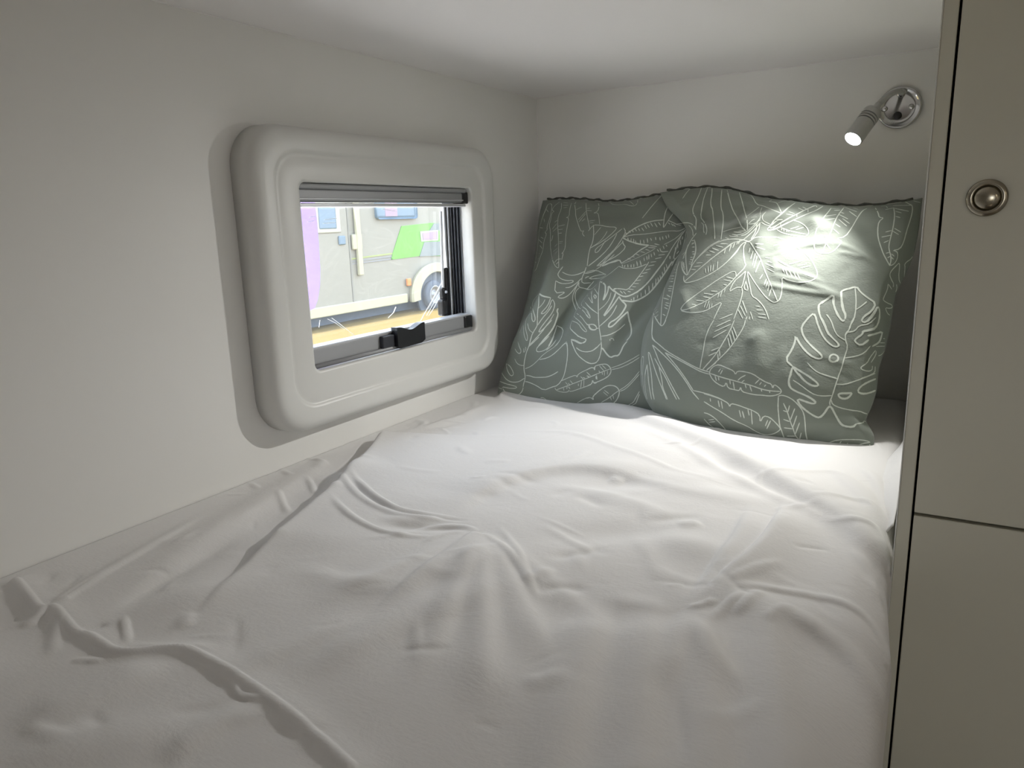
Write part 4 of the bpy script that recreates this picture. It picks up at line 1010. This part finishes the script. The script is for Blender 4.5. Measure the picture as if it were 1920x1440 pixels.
    H *= np.clip(-(y_ + 0.18) / 0.12, 0.0, 1) * 0.85 + 0.15
    H = H.reshape(Ug.shape)
    th = np.clip((Ug - UA) / RA, 0, math.pi / 2)
    flat = np.minimum(Ug, UA)
    drop = np.clip(Ug - UA - arc, 0, None)
    # near the wardrobe the bedding is squeezed in, further forward it bulges a little
    bulge = 0.012 * np.clip((-Yg - 0.74) / 0.12, 0, 1)
    X = flat + (RA + 0) * np.sin(th) + H * np.sin(th) * 0.5 + bulge * np.sin(th)
    X = np.where(-Yg < 0.72, np.minimum(X, XP0 - 0.0012), X)
    Z = ZM - RA * (1 - np.cos(th)) - drop + H * np.cos(th)
    P = np.stack([X, Yg, Z], -1)
    me = grid_mesh('duvet', P)
    o = obj('duvet', me, M['duvet'], smooth=True, label='crumpled white cotton duvet spread over the bed', cat='duvet')
    s = o.modifiers.new('thick', 'SOLIDIFY')
    s.thickness = 0.003
    s.offset = -1
    # raised seam across the foot of the duvet: piping lying on the surface
    bvh = BVHTree.FromPolygons([tuple(v.co) for v in me.vertices], [tuple(p.vertices) for p in me.polygons])
    pts = []
    for p in smooth_poly(seam, 2):
        h = bvh.ray_cast(CAM, px_ray(p[0], p[1]))
        if h[0] is not None: pts.append(h[0] + Vector((0, 0, 0.0001)))
    obj('seam', tube(pts, 0.0009, 6), M['duvet'], o, smooth=True)
    return o
duvet = build_duvet()

# fitted sheet strip between duvet and wardrobe, with its stitched hem
def sheet_strip():
    E = sorted([(-b, a) for a, b in (bed_px(*q) for q in ((1700, 800), (1690, 830), (1664, 868), (1650, 905), (1652, 935), (1660, 975), (1668, 1050)))])
    EY, EX = [e[0] for e in E], [min(e[1], 0.771) for e in E]
    ys = np.linspace(-0.02, -0.64, 90)
    vs = np.linspace(0, 1, 12)
    P = np.zeros((len(vs), len(ys), 3))
    for i, v in enumerate(vs):
        for j, y in enumerate(ys):
            wob = 0.004 * math.sin(y * 17) + 0.002 * math.sin(y * 41 + 1)
            x0 = float(np.interp(-y, EY, EX))
            x = x0 + (0.7735 - x0) * v + wob * (1 - v) * 0.4
            z = ZM + 0.001 + 0.016 * math.sin(v * math.pi * 0.5) ** 1.6 * (0.75 + 0.25 * math.sin(y * 13 + 1))
            P[i, j] = (min(x, XP0 - 0.0018), y, z)
    return P
P = sheet_strip()
fs = obj('fitted_sheet', grid_mesh('fitted_sheet', P), M['sheet'], smooth=True, label='edge of pale fitted sheet tucked between duvet and wardrobe', cat='sheet')
fs.modifiers.new('thick', 'SOLIDIFY').thickness = 0.0015
obj('stitching', tube([Vector(P[7, j]) + Vector((-0.0003, 0, 0.0011)) for j in range(0, 90, 2)], 0.0004, 4), M['stitch'], fs)

# ------------------------------------------------------------------ cushions
def interp_poly(pts, n):
    pts = np.array(smooth_poly(pts, 2))
    L = np.r_[0, np.cumsum(np.hypot(*np.diff(pts, axis=0).T))]
    s = np.linspace(0, L[-1], n)
    return np.stack([np.interp(s, L, pts[:, 0]), np.interp(s, L, pts[:, 1])], -1)

def build_cushion(label, plane_b, plane_t, left, right, bottom, top, thick, back, folds, rseed, n=230, power=0.42):
    # plane through the foot line (y=plane_b, z=ZM) and the head line (y=plane_t[0], z=plane_t[1])
    P0 = Vector((0, plane_b, ZM))
    V = Vector((0, plane_t[0] - plane_b, plane_t[1] - ZM)).normalized()
    N = Vector((1, 0, 0)).cross(V).normalized()
    if N.y > 0: N = -N
    def to2(p):
        q = px_plane(p[0], p[1], P0, N)
        return (q.x, (q - P0).dot(V))
    Lf, Rt = interp_poly([to2(p) for p in left], n), interp_poly([to2(p) for p in right], n)
    Bt, Tp = interp_poly([to2(p) for p in bottom], n), interp_poly([to2(p) for p in top], n)
    u = np.linspace(0, 1, n)[:, None, None]; v = np.linspace(0, 1, n)[None, :, None]
    S = (1 - u) * Lf[None] + u * Rt[None] + (1 - v) * Bt[:, None] + v * Tp[:, None] \
        - ((1 - u) * (1 - v) * Bt[0] + u * (1 - v) * Bt[-1] + (1 - u) * v * Tp[0] + u * v * Tp[-1])
    uu, vv = u[..., 0] + 0 * v[..., 0], v[..., 0] + 0 * u[..., 0]
    e = np.clip(16 * uu * (1 - uu) * vv * (1 - vv), 0, 1)
    edge = np.clip(np.minimum(np.minimum(uu, 1 - uu), np.minimum(vv, 1 - vv)) / 0.05, 0, 1)
    T = thick * e ** power * (0.30 + 0.70 * edge ** 0.6)
    # heavier towards the foot
    T *= 1.12 - 0.30 * vv
    XY = S.reshape(-1, 2)
    H = np.zeros(len(XY))
    for pxs, h, wl, wr, e0, e1 in folds:
        crease(H, XY, [to2(p) for p in pxs], h, wl, wr, e0, e1)
    rnd = random.Random(rseed)
    cen = XY.mean(0)
    lo, hi = XY.min(0), XY.max(0)
    for _ in range(60):
        c = np.array([rnd.uniform(lo[0], hi[0]), rnd.uniform(lo[1], hi[1])])
        a = rnd.uniform(0, math.pi); l = rnd.uniform(0.03, 0.10)
        d = np.array([math.cos(a), math.sin(a)])
        wdt = rnd.uniform(0.004, 0.012)
        crease(H, XY, [c - d * l / 2, c + np.array([-d[1], d[0]]) * rnd.uniform(-.01, .01), c + d * l / 2], rnd.uniform(-0.0012, 0.0014), wdt, wdt, 0.4, 0.4)
    H = H.reshape(n, n) * np.clip(edge * 1.3, 0.15, 1)
    V3, N3, P3 = np.array(V), np.array(N), np.array(P0)
    base = P3[None, None] + S[..., :1] * np.array([1, 0, 0]) + S[..., 1:] * V3
    F = base + (T + H)[..., None] * N3
    # closed body: front sheet + back sheet on the same rim
    nb = n
    Bk = base - (back * e ** power)[..., None] * N3
    Fz = np.maximum(F[..., 2], ZM + 0.001)
    Bk[..., 1] = np.minimum(Bk[..., 1], -0.004); F[..., 1] = np.minimum(F[..., 1], -0.0045)
    Bk[..., 2] = np.maximum(Bk[..., 2], ZM + 0.0005)
    F[..., 2] = Fz
    F[..., 0] = np.clip(F[..., 0], 0.003, XP0 - 0.003); Bk[..., 0] = np.clip(Bk[..., 0], 0.003, XP0 - 0.003)
    st = 4
    verts = [tuple(p) for p in F.reshape(-1, 3)]
    faces = []
    for i in range(n - 1):
        for j in range(n - 1):
            faces.append((i * n + j, (i + 1) * n + j, (i + 1) * n + j + 1, i * n + j + 1))
    nf = len(verts)
    bi = {}
    for i in range(n):
        for j in range(n):
            if i in (0, n - 1) or j in (0, n - 1):
                bi[(i, j)] = i * n + j
            else:
                bi[(i, j)] = len(verts); verts.append(tuple(Bk[i, j]))
    for i in range(n - 1):
        for j in range(n - 1):
            faces.append((bi[(i, j)], bi[(i, j + 1)], bi[(i + 1, j + 1)], bi[(i + 1, j)]))
    me = bpy.data.meshes.new('cushion')
    me.from_pydata(verts, [], faces)
    me.update()
    o = obj('cushion', me, M['sage'], smooth=True, label=label, cat='cushion', group='sage leaf-print cushions on the bed')
    bvh = BVHTree.FromPolygons(verts, faces[:(n - 1) ** 2])
    rim = [Vector(F[i, -1]) + Vector((0, 0.0035, 0.0022 + 0.0012 * math.sin(i * 0.31))) for i in range(6, n - 6, 3)]
    for p in rim: p.y = min(p.y, -0.004)
    obj('seam_flange', tube(rim, [0.0024 + 0.0006 * math.sin(k * 1.7) for k in range(len(rim))], 6), M['sage_shaded'], o, smooth=True)
    return o, bvh

CROP = {'A': (920, 360), 'B': (1100, 350), 'C': (920, 500), 'D': (1100, 490), 'E': (920, 630), 'F': (1100, 640), 'G': (1280, 340), 'H': (1440, 340), 'I': (1560, 350),
        'J': (1260, 450), 'K': (1400, 450), 'L': (1540, 480), 'M': (1200, 600), 'N': (1320, 680), 'O': (1460, 560), 'P': (1470, 700)}
WID = {'t': 0.00058, 'm': 0.00080, 'b': 0.00140}

def build_print(text, bvh, parent, lift=0.0003):
    bm = bmesh.new()
    rnd = random.Random(3)
    for line in text.strip().splitlines():
        head, rest = line[:4], line[4:]
        ox, oy = CROP[line[0]]
        hw0 = WID[line[2]]
        for st in rest.split(';'):
            pts = [tuple(map(float, q.split(','))) for q in st.split()]
            pts = [(ox + a / 9.6, oy + b / 9.6) for a, b in pts]
            if len(pts) > 2:
                pts = smooth_poly(pts, 1)
            # resample about every 3 px
            q = [np.array(pts[0], float)]
            for a, b in zip(pts, pts[1:]):
                a = np.array(a, float); b = np.array(b, float)
                k = max(1, int(np.hypot(*(b - a)) / 3.0))
                q += [a + (b - a) * (i + 1) / k for i in range(k)]
            hits = []
            run = []
            for p in q:
                h = bvh.ray_cast(CAM, px_ray(p[0], p[1]))
                if h[0] is None:
                    if len(run) > 1: hits.append(run)
                    run = []
                else:
                    nn = h[1] if h[1].dot(px_ray(p[0], p[1])) < 0 else -h[1]
                    if run and (h[0] - run[-1][0]).length > 0.02:
                        if len(run) > 1: hits.append(run)
                        run = []
                    if not run or (h[0] - run[-1][0]).length > 1e-4:
                        run.append((h[0] + nn * lift, nn))
            if len(run) > 1: hits.append(run)
            for run in hits:
                vs = []
                m = len(run)
                for i, (p, nn) in enumerate(run):
                    t = (run[min(i + 1, m - 1)][0] - run[max(i - 1, 0)][0])
                    if t.length < 1e-6: t = Vector((1, 0, 0))
                    s = t.normalized().cross(nn).normalized()
                    hw = hw0 * rnd.uniform(0.85, 1.15) * (0.6 if i in (0, m - 1) and m > 2 else 1)
                    vs.append((bm.verts.new(p + s * hw), bm.verts.new(p - s * hw)))
                for a, b in zip(vs, vs[1:]):
                    bm.faces.new((a[0], a[1], b[1], b[0]))
    return obj('leaf_print', bm, M['print'], parent, label='white outline print of monstera, banana and frangipani leaves')

cush_l, bvh_l = build_cushion(
    'left sage green leaf-print cushion in the corner, partly behind the other cushion',
    -0.275, (-0.035, ZC - 0.205),
    left=[(932, 748), (935, 715), (950, 672), (972, 620), (990, 560), (1000, 505), (1006, 450), (1010, 405), (1018, 376)],
    right=[(1300, 796), (1300, 700), (1305, 600), (1310, 480), (1315, 360)],
    bottom=[(932, 748), (1000, 753), (1080, 760), (1150, 768), (1220, 786), (1300, 796)],
    top=[(1018, 376), (1060, 373), (1100, 375), (1150, 380), (1200, 373), (1245, 364), (1315, 360)],
    thick=0.050, back=0.020,
    folds=[([(1075, 455), (1060, 520), (1040, 580), (1005, 640), (975, 700)], 0.026, 0.030, 0.020, 0.1, 0.1),
           ([(1170, 490), (1130, 530), (1095, 570), (1065, 620), (1045, 680)], -0.024, 0.024, 0.016, 0.1, 0.2),
           ([(1255, 560), (1200, 620), (1160, 680)], -0.010, 0.014, 0.020, 0.2, 0.2),
           ([(1110, 640), (1130, 600), (1165, 560), (1210, 530)], 0.005, 0.022, 0.022, 0.2, 0.2),
           ([(985, 690), (1010, 720), (1040, 750)], -0.010, 0.020, 0.016, 0.1, 0.1),
           ([(1230, 470), (1190, 500), (1150, 520)], -0.004, 0.014, 0.012, 0.2, 0.2),
           ([(1100, 395), (1150, 420), (1230, 410)], -0.006, 0.020, 0.020, 0.2, 0.2),
           ([(960, 670), (985, 640), (1010, 600)], 0.006, 0.014, 0.014, 0.2, 0.2)],
    rseed=11)
cush_r, bvh_r = build_cushion(
    'right sage green leaf-print cushion in front, nearest the wardrobe, lit by the reading lamp',
    -0.325, (-0.060, ZC - 0.19),
    left=[(1236, 788), (1207, 745), (1200, 712), (1201, 660), (1208, 622), (1224, 588), (1246, 540), (1264, 500), (1281, 462), (1290, 436), (1276, 412), (1250, 390), (1238, 361)],
    right=[(1634, 847), (1641, 822), (1634, 805), (1622, 788), (1634, 765), (1644, 735), (1648, 690), (1660, 655), (1669, 618), (1674, 585), (1679, 553), (1696, 520), (1712, 484), (1722, 440), (1730, 371)],
    bottom=[(1236, 788), (1262, 802), (1300, 815), (1350, 821), (1410, 832), (1470, 840), (1520, 838), (1565, 847), (1605, 838), (1634, 847)],
    top=[(1238, 361), (1280, 355), (1335, 351), (1385, 358), (1420, 370), (1480, 377), (1540, 385), (1610, 388), (1670, 383), (1730, 371)],
    thick=0.062, back=0.012,
    folds=[([(1290, 445), (1320, 452), (1360, 450), (1400, 448)], 0.006, 0.016, 0.014, 0.2, 0.1),
           ([(1360, 450), (1405, 448), (1440, 434), (1480, 424), (1520, 420)], 0.011, 0.024, 0.016, 0.2, 0.1),
           ([(1430, 470), (1480, 466), (1540, 458)], -0.010, 0.024, 0.030, 0.2, 0.2),
           ([(1400, 480), (1420, 520), (1470, 480)], -0.006, 0.02, 0.02, 0.2, 0.2),
           ([(1516, 421), (1540, 440), (1562, 468)], 0.006, 0.020, 0.014, 0.1, 0.2),
           ([(1318, 400), (1326, 420), (1322, 440)], -0.006, 0.012, 0.010, 0.1, 0.1),
           ([(1300, 410), (1308, 430), (1304, 452)], 0.005, 0.008, 0.006, 0.1, 0.1),
           ([(1290, 560), (1296, 590), (1315, 620)], 0.003, 0.012, 0.012, 0.2, 0.2),
           ([(1440, 640), (1432, 690), (1440, 740)], 0.003, 0.016, 0.018, 0.2, 0.2),
           ([(1515, 660), (1532, 720), (1525, 790)], 0.004, 0.020, 0.014, 0.2, 0.2),
           ([(1445, 545), (1520, 560), (1600, 590)], 0.0025, 0.006, 0.008, 0.2, 0.3),
           ([(1420, 560), (1500, 575), (1590, 585)], 0.0020, 0.005, 0.006, 0.2, 0.3),
           ([(1450, 530), (1530, 550), (1560, 565)], 0.0022, 0.005, 0.007, 0.2, 0.3),
           ([(1480, 492), (1530, 486), (1575, 482)], 0.0026, 0.008, 0.006, 0.2, 0.3),
           ([(1560, 478), (1600, 490), (1650, 520)], 0.0024, 0.005, 0.006, 0.2, 0.3),
           ([(1570, 500), (1590, 500), (1625, 510)], 0.0018, 0.004, 0.005, 0.2, 0.3),
           ([(1600, 440), (1640, 480), (1665, 530)], -0.004, 0.014, 0.014, 0.2, 0.2),
           ([(1440, 375), (1425, 410), (1430, 440)], -0.005, 0.014, 0.016, 0.1, 0.2),
           ([(1400, 400), (1380, 440), (1350, 448)], -0.006, 0.018, 0.018, 0.2, 0.2),
           ([(1450, 395), (1500, 392), (1560, 398)], 0.006, 0.018, 0.020, 0.2, 0.2),
           ([(1612, 784), (1622, 784), (1630, 790)], -0.010, 0.006, 0.006, 0.1, 0.1),
           ([(1640, 600), (1652, 640), (1640, 680)], -0.004, 0.010, 0.008, 0.2, 0.2),
           ([(1590, 812), (1550, 820), (1500, 830)], -0.006, 0.008, 0.010, 0.1, 0.2),
           ([(1225, 765), (1245, 775), (1270, 790)], -0.006, 0.008, 0.010, 0.1, 0.2)],
    rseed=12)
build_print(LEFT_PRINT, bvh_l, cush_l)
build_print(RIGHT_PRINT, bvh_r, cush_r)

# ------------------------------------------------------------------ outdoors
ZG0 = -0.45                         # ground level outside
XV = -10.6                          # side of the neighbouring caravan
obj('ground', B((-60, -40, ZG0 - 0.3), (40, 60, ZG0)), M['grass'], label=None, kind='structure')
obj('gravel_bounce_pad', B((-4.5, -6, ZG0 - 0.1), (-0.3, 5, ZG0 + 0.004)), M['bounce_pad'], kind='structure')  # pale pad added out of view, bounces daylight up through the window
van = thing('caravan', (XV - 1.1, 12.5, ZG0), 'cream white caravan with green graphic parked on the grass outside the window', 'caravan')
def vz(px, py): return px_on(px, py, 0, XV).z
def vp(px, py, d=0.0):
    p = px_on(px, py, 0, XV); return Vector((XV + d, p.y, p.z))
obj('body', B((XV - 2.2, 7.6, ZC - 2.14), (XV, 16.6, ZC + 0.75), 0.12, 3), M['van'], van)
obj('chassis', B((XV - 2.0, 7.9, ZG0 + 0.02), (XV - 0.35, 16.2, ZC - 2.13)), M['under'], van)
def plate(name, pxs, d, m_, par, t=0.012, label=None):
    pts = [vp(x, y, d) for x, y in pxs]
    return obj(name, prism(pts, (t, 0, 0)), M[m_], par, label=label)
door = obj('door', B((XV - 0.01, 9.30, vz(600, 590) + 0.05), (XV + 0.02, 10.72, ZC + 0.35), 0.01, 1), M['van'], van)
obj('door_seam', B((XV + 0.01, 10.72, vz(600, 590) + 0.05), (XV + 0.03, 10.76, ZC + 0.35)), M['van_seam'], van)
obj('window_surround', B((XV + 0.015, 9.68, ZC - 0.40), (XV + 0.045, 10.50, ZC + 0.28), 0.02, 2), M['van_white'], door)
obj('window', B((XV + 0.03, 9.86, ZC - 0.315), (XV + 0.055, 10.36, ZC + 0.20), 0.02, 2), M['van_glass'], door)
obj('handle', B((XV + 0.015, 10.40, ZC - 0.66), (XV + 0.06, 10.60, ZC - 0.47), 0.02, 2), M['van_glass'], door)
obj('awning_leg', B((XV + 0.02, 10.92, ZC - 1.35), (XV + 0.10, 11.06, ZC + 0.5), 0.02, 2), M['van_cream'], van)
obj('awning_bracket', B((XV + 0.02, 10.80, ZC - 0.78), (XV + 0.08, 11.10, ZC - 0.45), 0.02, 2), M['van_cream'], van)
wn = obj('window', B((XV + 0.005, 11.66, ZC - 0.145), (XV + 0.04, 13.14, ZC + 0.60), 0.08, 3), M['van_glass'], van)
obj('curtain', B((XV + 0.035, 11.98, ZC - 0.08), (XV + 0.048, 12.42, ZC + 0.45), 0.004, 1), M['van_pink'], wn)
gp = plate('graphic', [(752, 424), (806, 418), (842, 419), (842, 480), (785, 480), (732, 487)], 0.004, 'van_green', van, label='lime green vinyl panel')
plate('graphic_patch', [(812, 419), (828, 418), (832, 432), (803, 433)], 0.018, 'van_grey', gp)
plate('graphic_patch', [(786, 434), (820, 431), (820, 451), (788, 453)], 0.020, 'van_white', gp)
plate('graphic_patch', [(790, 437), (817, 434), (817, 448), (791, 450)], 0.034, 'van_pink', gp)
plate('graphic_patch', [(827, 434), (842, 433), (842, 452), (826, 452)], 0.020, 'van_white', gp)
plate('graphic_patch', [(794, 454), (834, 452), (840, 478), (785, 481)], 0.018, 'van_grey', gp)
plate('stripe', [(600, 492), (735, 474), (735, 476.5), (600, 494.5)], 0.004, 'van_lime', van)
plate('stripe', [(600, 497), (735, 480), (735, 482), (600, 499)], 0.004, 'van_stripe', van)
plate('stripe', [(600, 501.5), (735, 484.5), (735, 486.5), (600, 503.5)], 0.004, 'van_stripe', van)
obj('lower_panel', B((XV - 0.02, 7.9, ZC - 2.14), (XV + 0.045, 12.62, ZC - 1.92), 0.02, 2), M['van_cream'], van)
obj('marker_lamp', B((XV + 0.02, 12.60, ZC - 1.74), (XV + 0.08, 12.75, ZC - 1.56), 0.02, 2), M['orange'], van)
# wheel arch and wheel
wc = Vector((XV, 13.72, ZC - 2.03))
def arch():
    rings = []
    for r, d in ((0.88, 0.0), (0.92, 0.10), (0.90, 0.16), (0.66, 0.16), (0.64, 0.0)):
        rings.append([Vector((XV + d, wc.y + r * 1.12 * math.cos(math.radians(a)), wc.z + r * 0.86 * math.sin(math.radians(a)))) for a in range(-8, 189, 7)])
    bm = bmesh.new()
    V = [[bm.verts.new(p) for p in r] for r in rings]
    for a, b in zip(V, V[1:]):
        for k in range(len(a) - 1):
            bm.faces.new((a[k], a[k + 1], b[k + 1], b[k]))
    bmesh.ops.recalc_face_normals(bm, faces=bm.faces)
    return bm
obj('wheel_arch', arch(), M['van_cream'], van, smooth=False)
obj('arch_well', lathe([(0.70, -0.02), (0.70, 0.035), (0, 0.035)], 32, axis_matrix(wc, (1, 0, 0))), M['tyre'], van)
wh = obj('wheel', lathe([(0.22, 0.0), (0.34, 0.0), (0.36, 0.04), (0.36, 0.12), (0.33, 0.16), (0.23, 0.16)], 36, axis_matrix((XV + 0.02, wc.y - 0.16, ZG0 + 0.36), (1, 0, 0))), M['tyre'], van, smooth=True)
obj('rim', lathe([(0.23, 0.05), (0.235, 0.165), (0.20, 0.16), (0.17, 0.10), (0.08, 0.10), (0.06, 0.14), (0, 0.14)], 30, axis_matrix((XV + 0.02, wc.y - 0.16, ZG0 + 0.36), (1, 0, 0))), M['rim'], wh, smooth=True)
# purple banner between the two
flag = thing('feather_flag', (-5.0, 3.35, ZG0), 'tall purple feather banner standing outside at the left of the window', 'banner')
def banner():
    pr = []
    pxs = [(590, 384), (594, 420), (597, 460), (599.5, 505), (599, 535), (595, 562), (589, 578)]
    edge = [px_on(x, y, 0, -5.0) for x, y in pxs]
    edge = [Vector((-5, edge[0].y + 0.02, edge[0].z + 1.1)), Vector((-5, edge[0].y + 0.02, edge[0].z + 0.6))] + edge
    out = edge + [Vector((-5, 3.40, edge[-1].z - 0.15)), Vector((-5, 3.40, edge[0].z + 0.7)), Vector((-5, 3.8, edge[0].z + 0.9)), Vector((-5, 4.1, edge[0].z + 0.6))]
    return prism(out, (0.008, 0, 0))
obj('banner', banner(), M['purple'], flag)
obj('pole', tube([(-5.0, 3.38, ZG0), (-5.0, 3.38, 4.3)], 0.018, 10), M['alu'], flag)
obj('foot', B((-5.25, 3.2, ZG0), (-4.75, 3.6, ZG0 + 0.05), 0.01, 1), M['under'], flag)
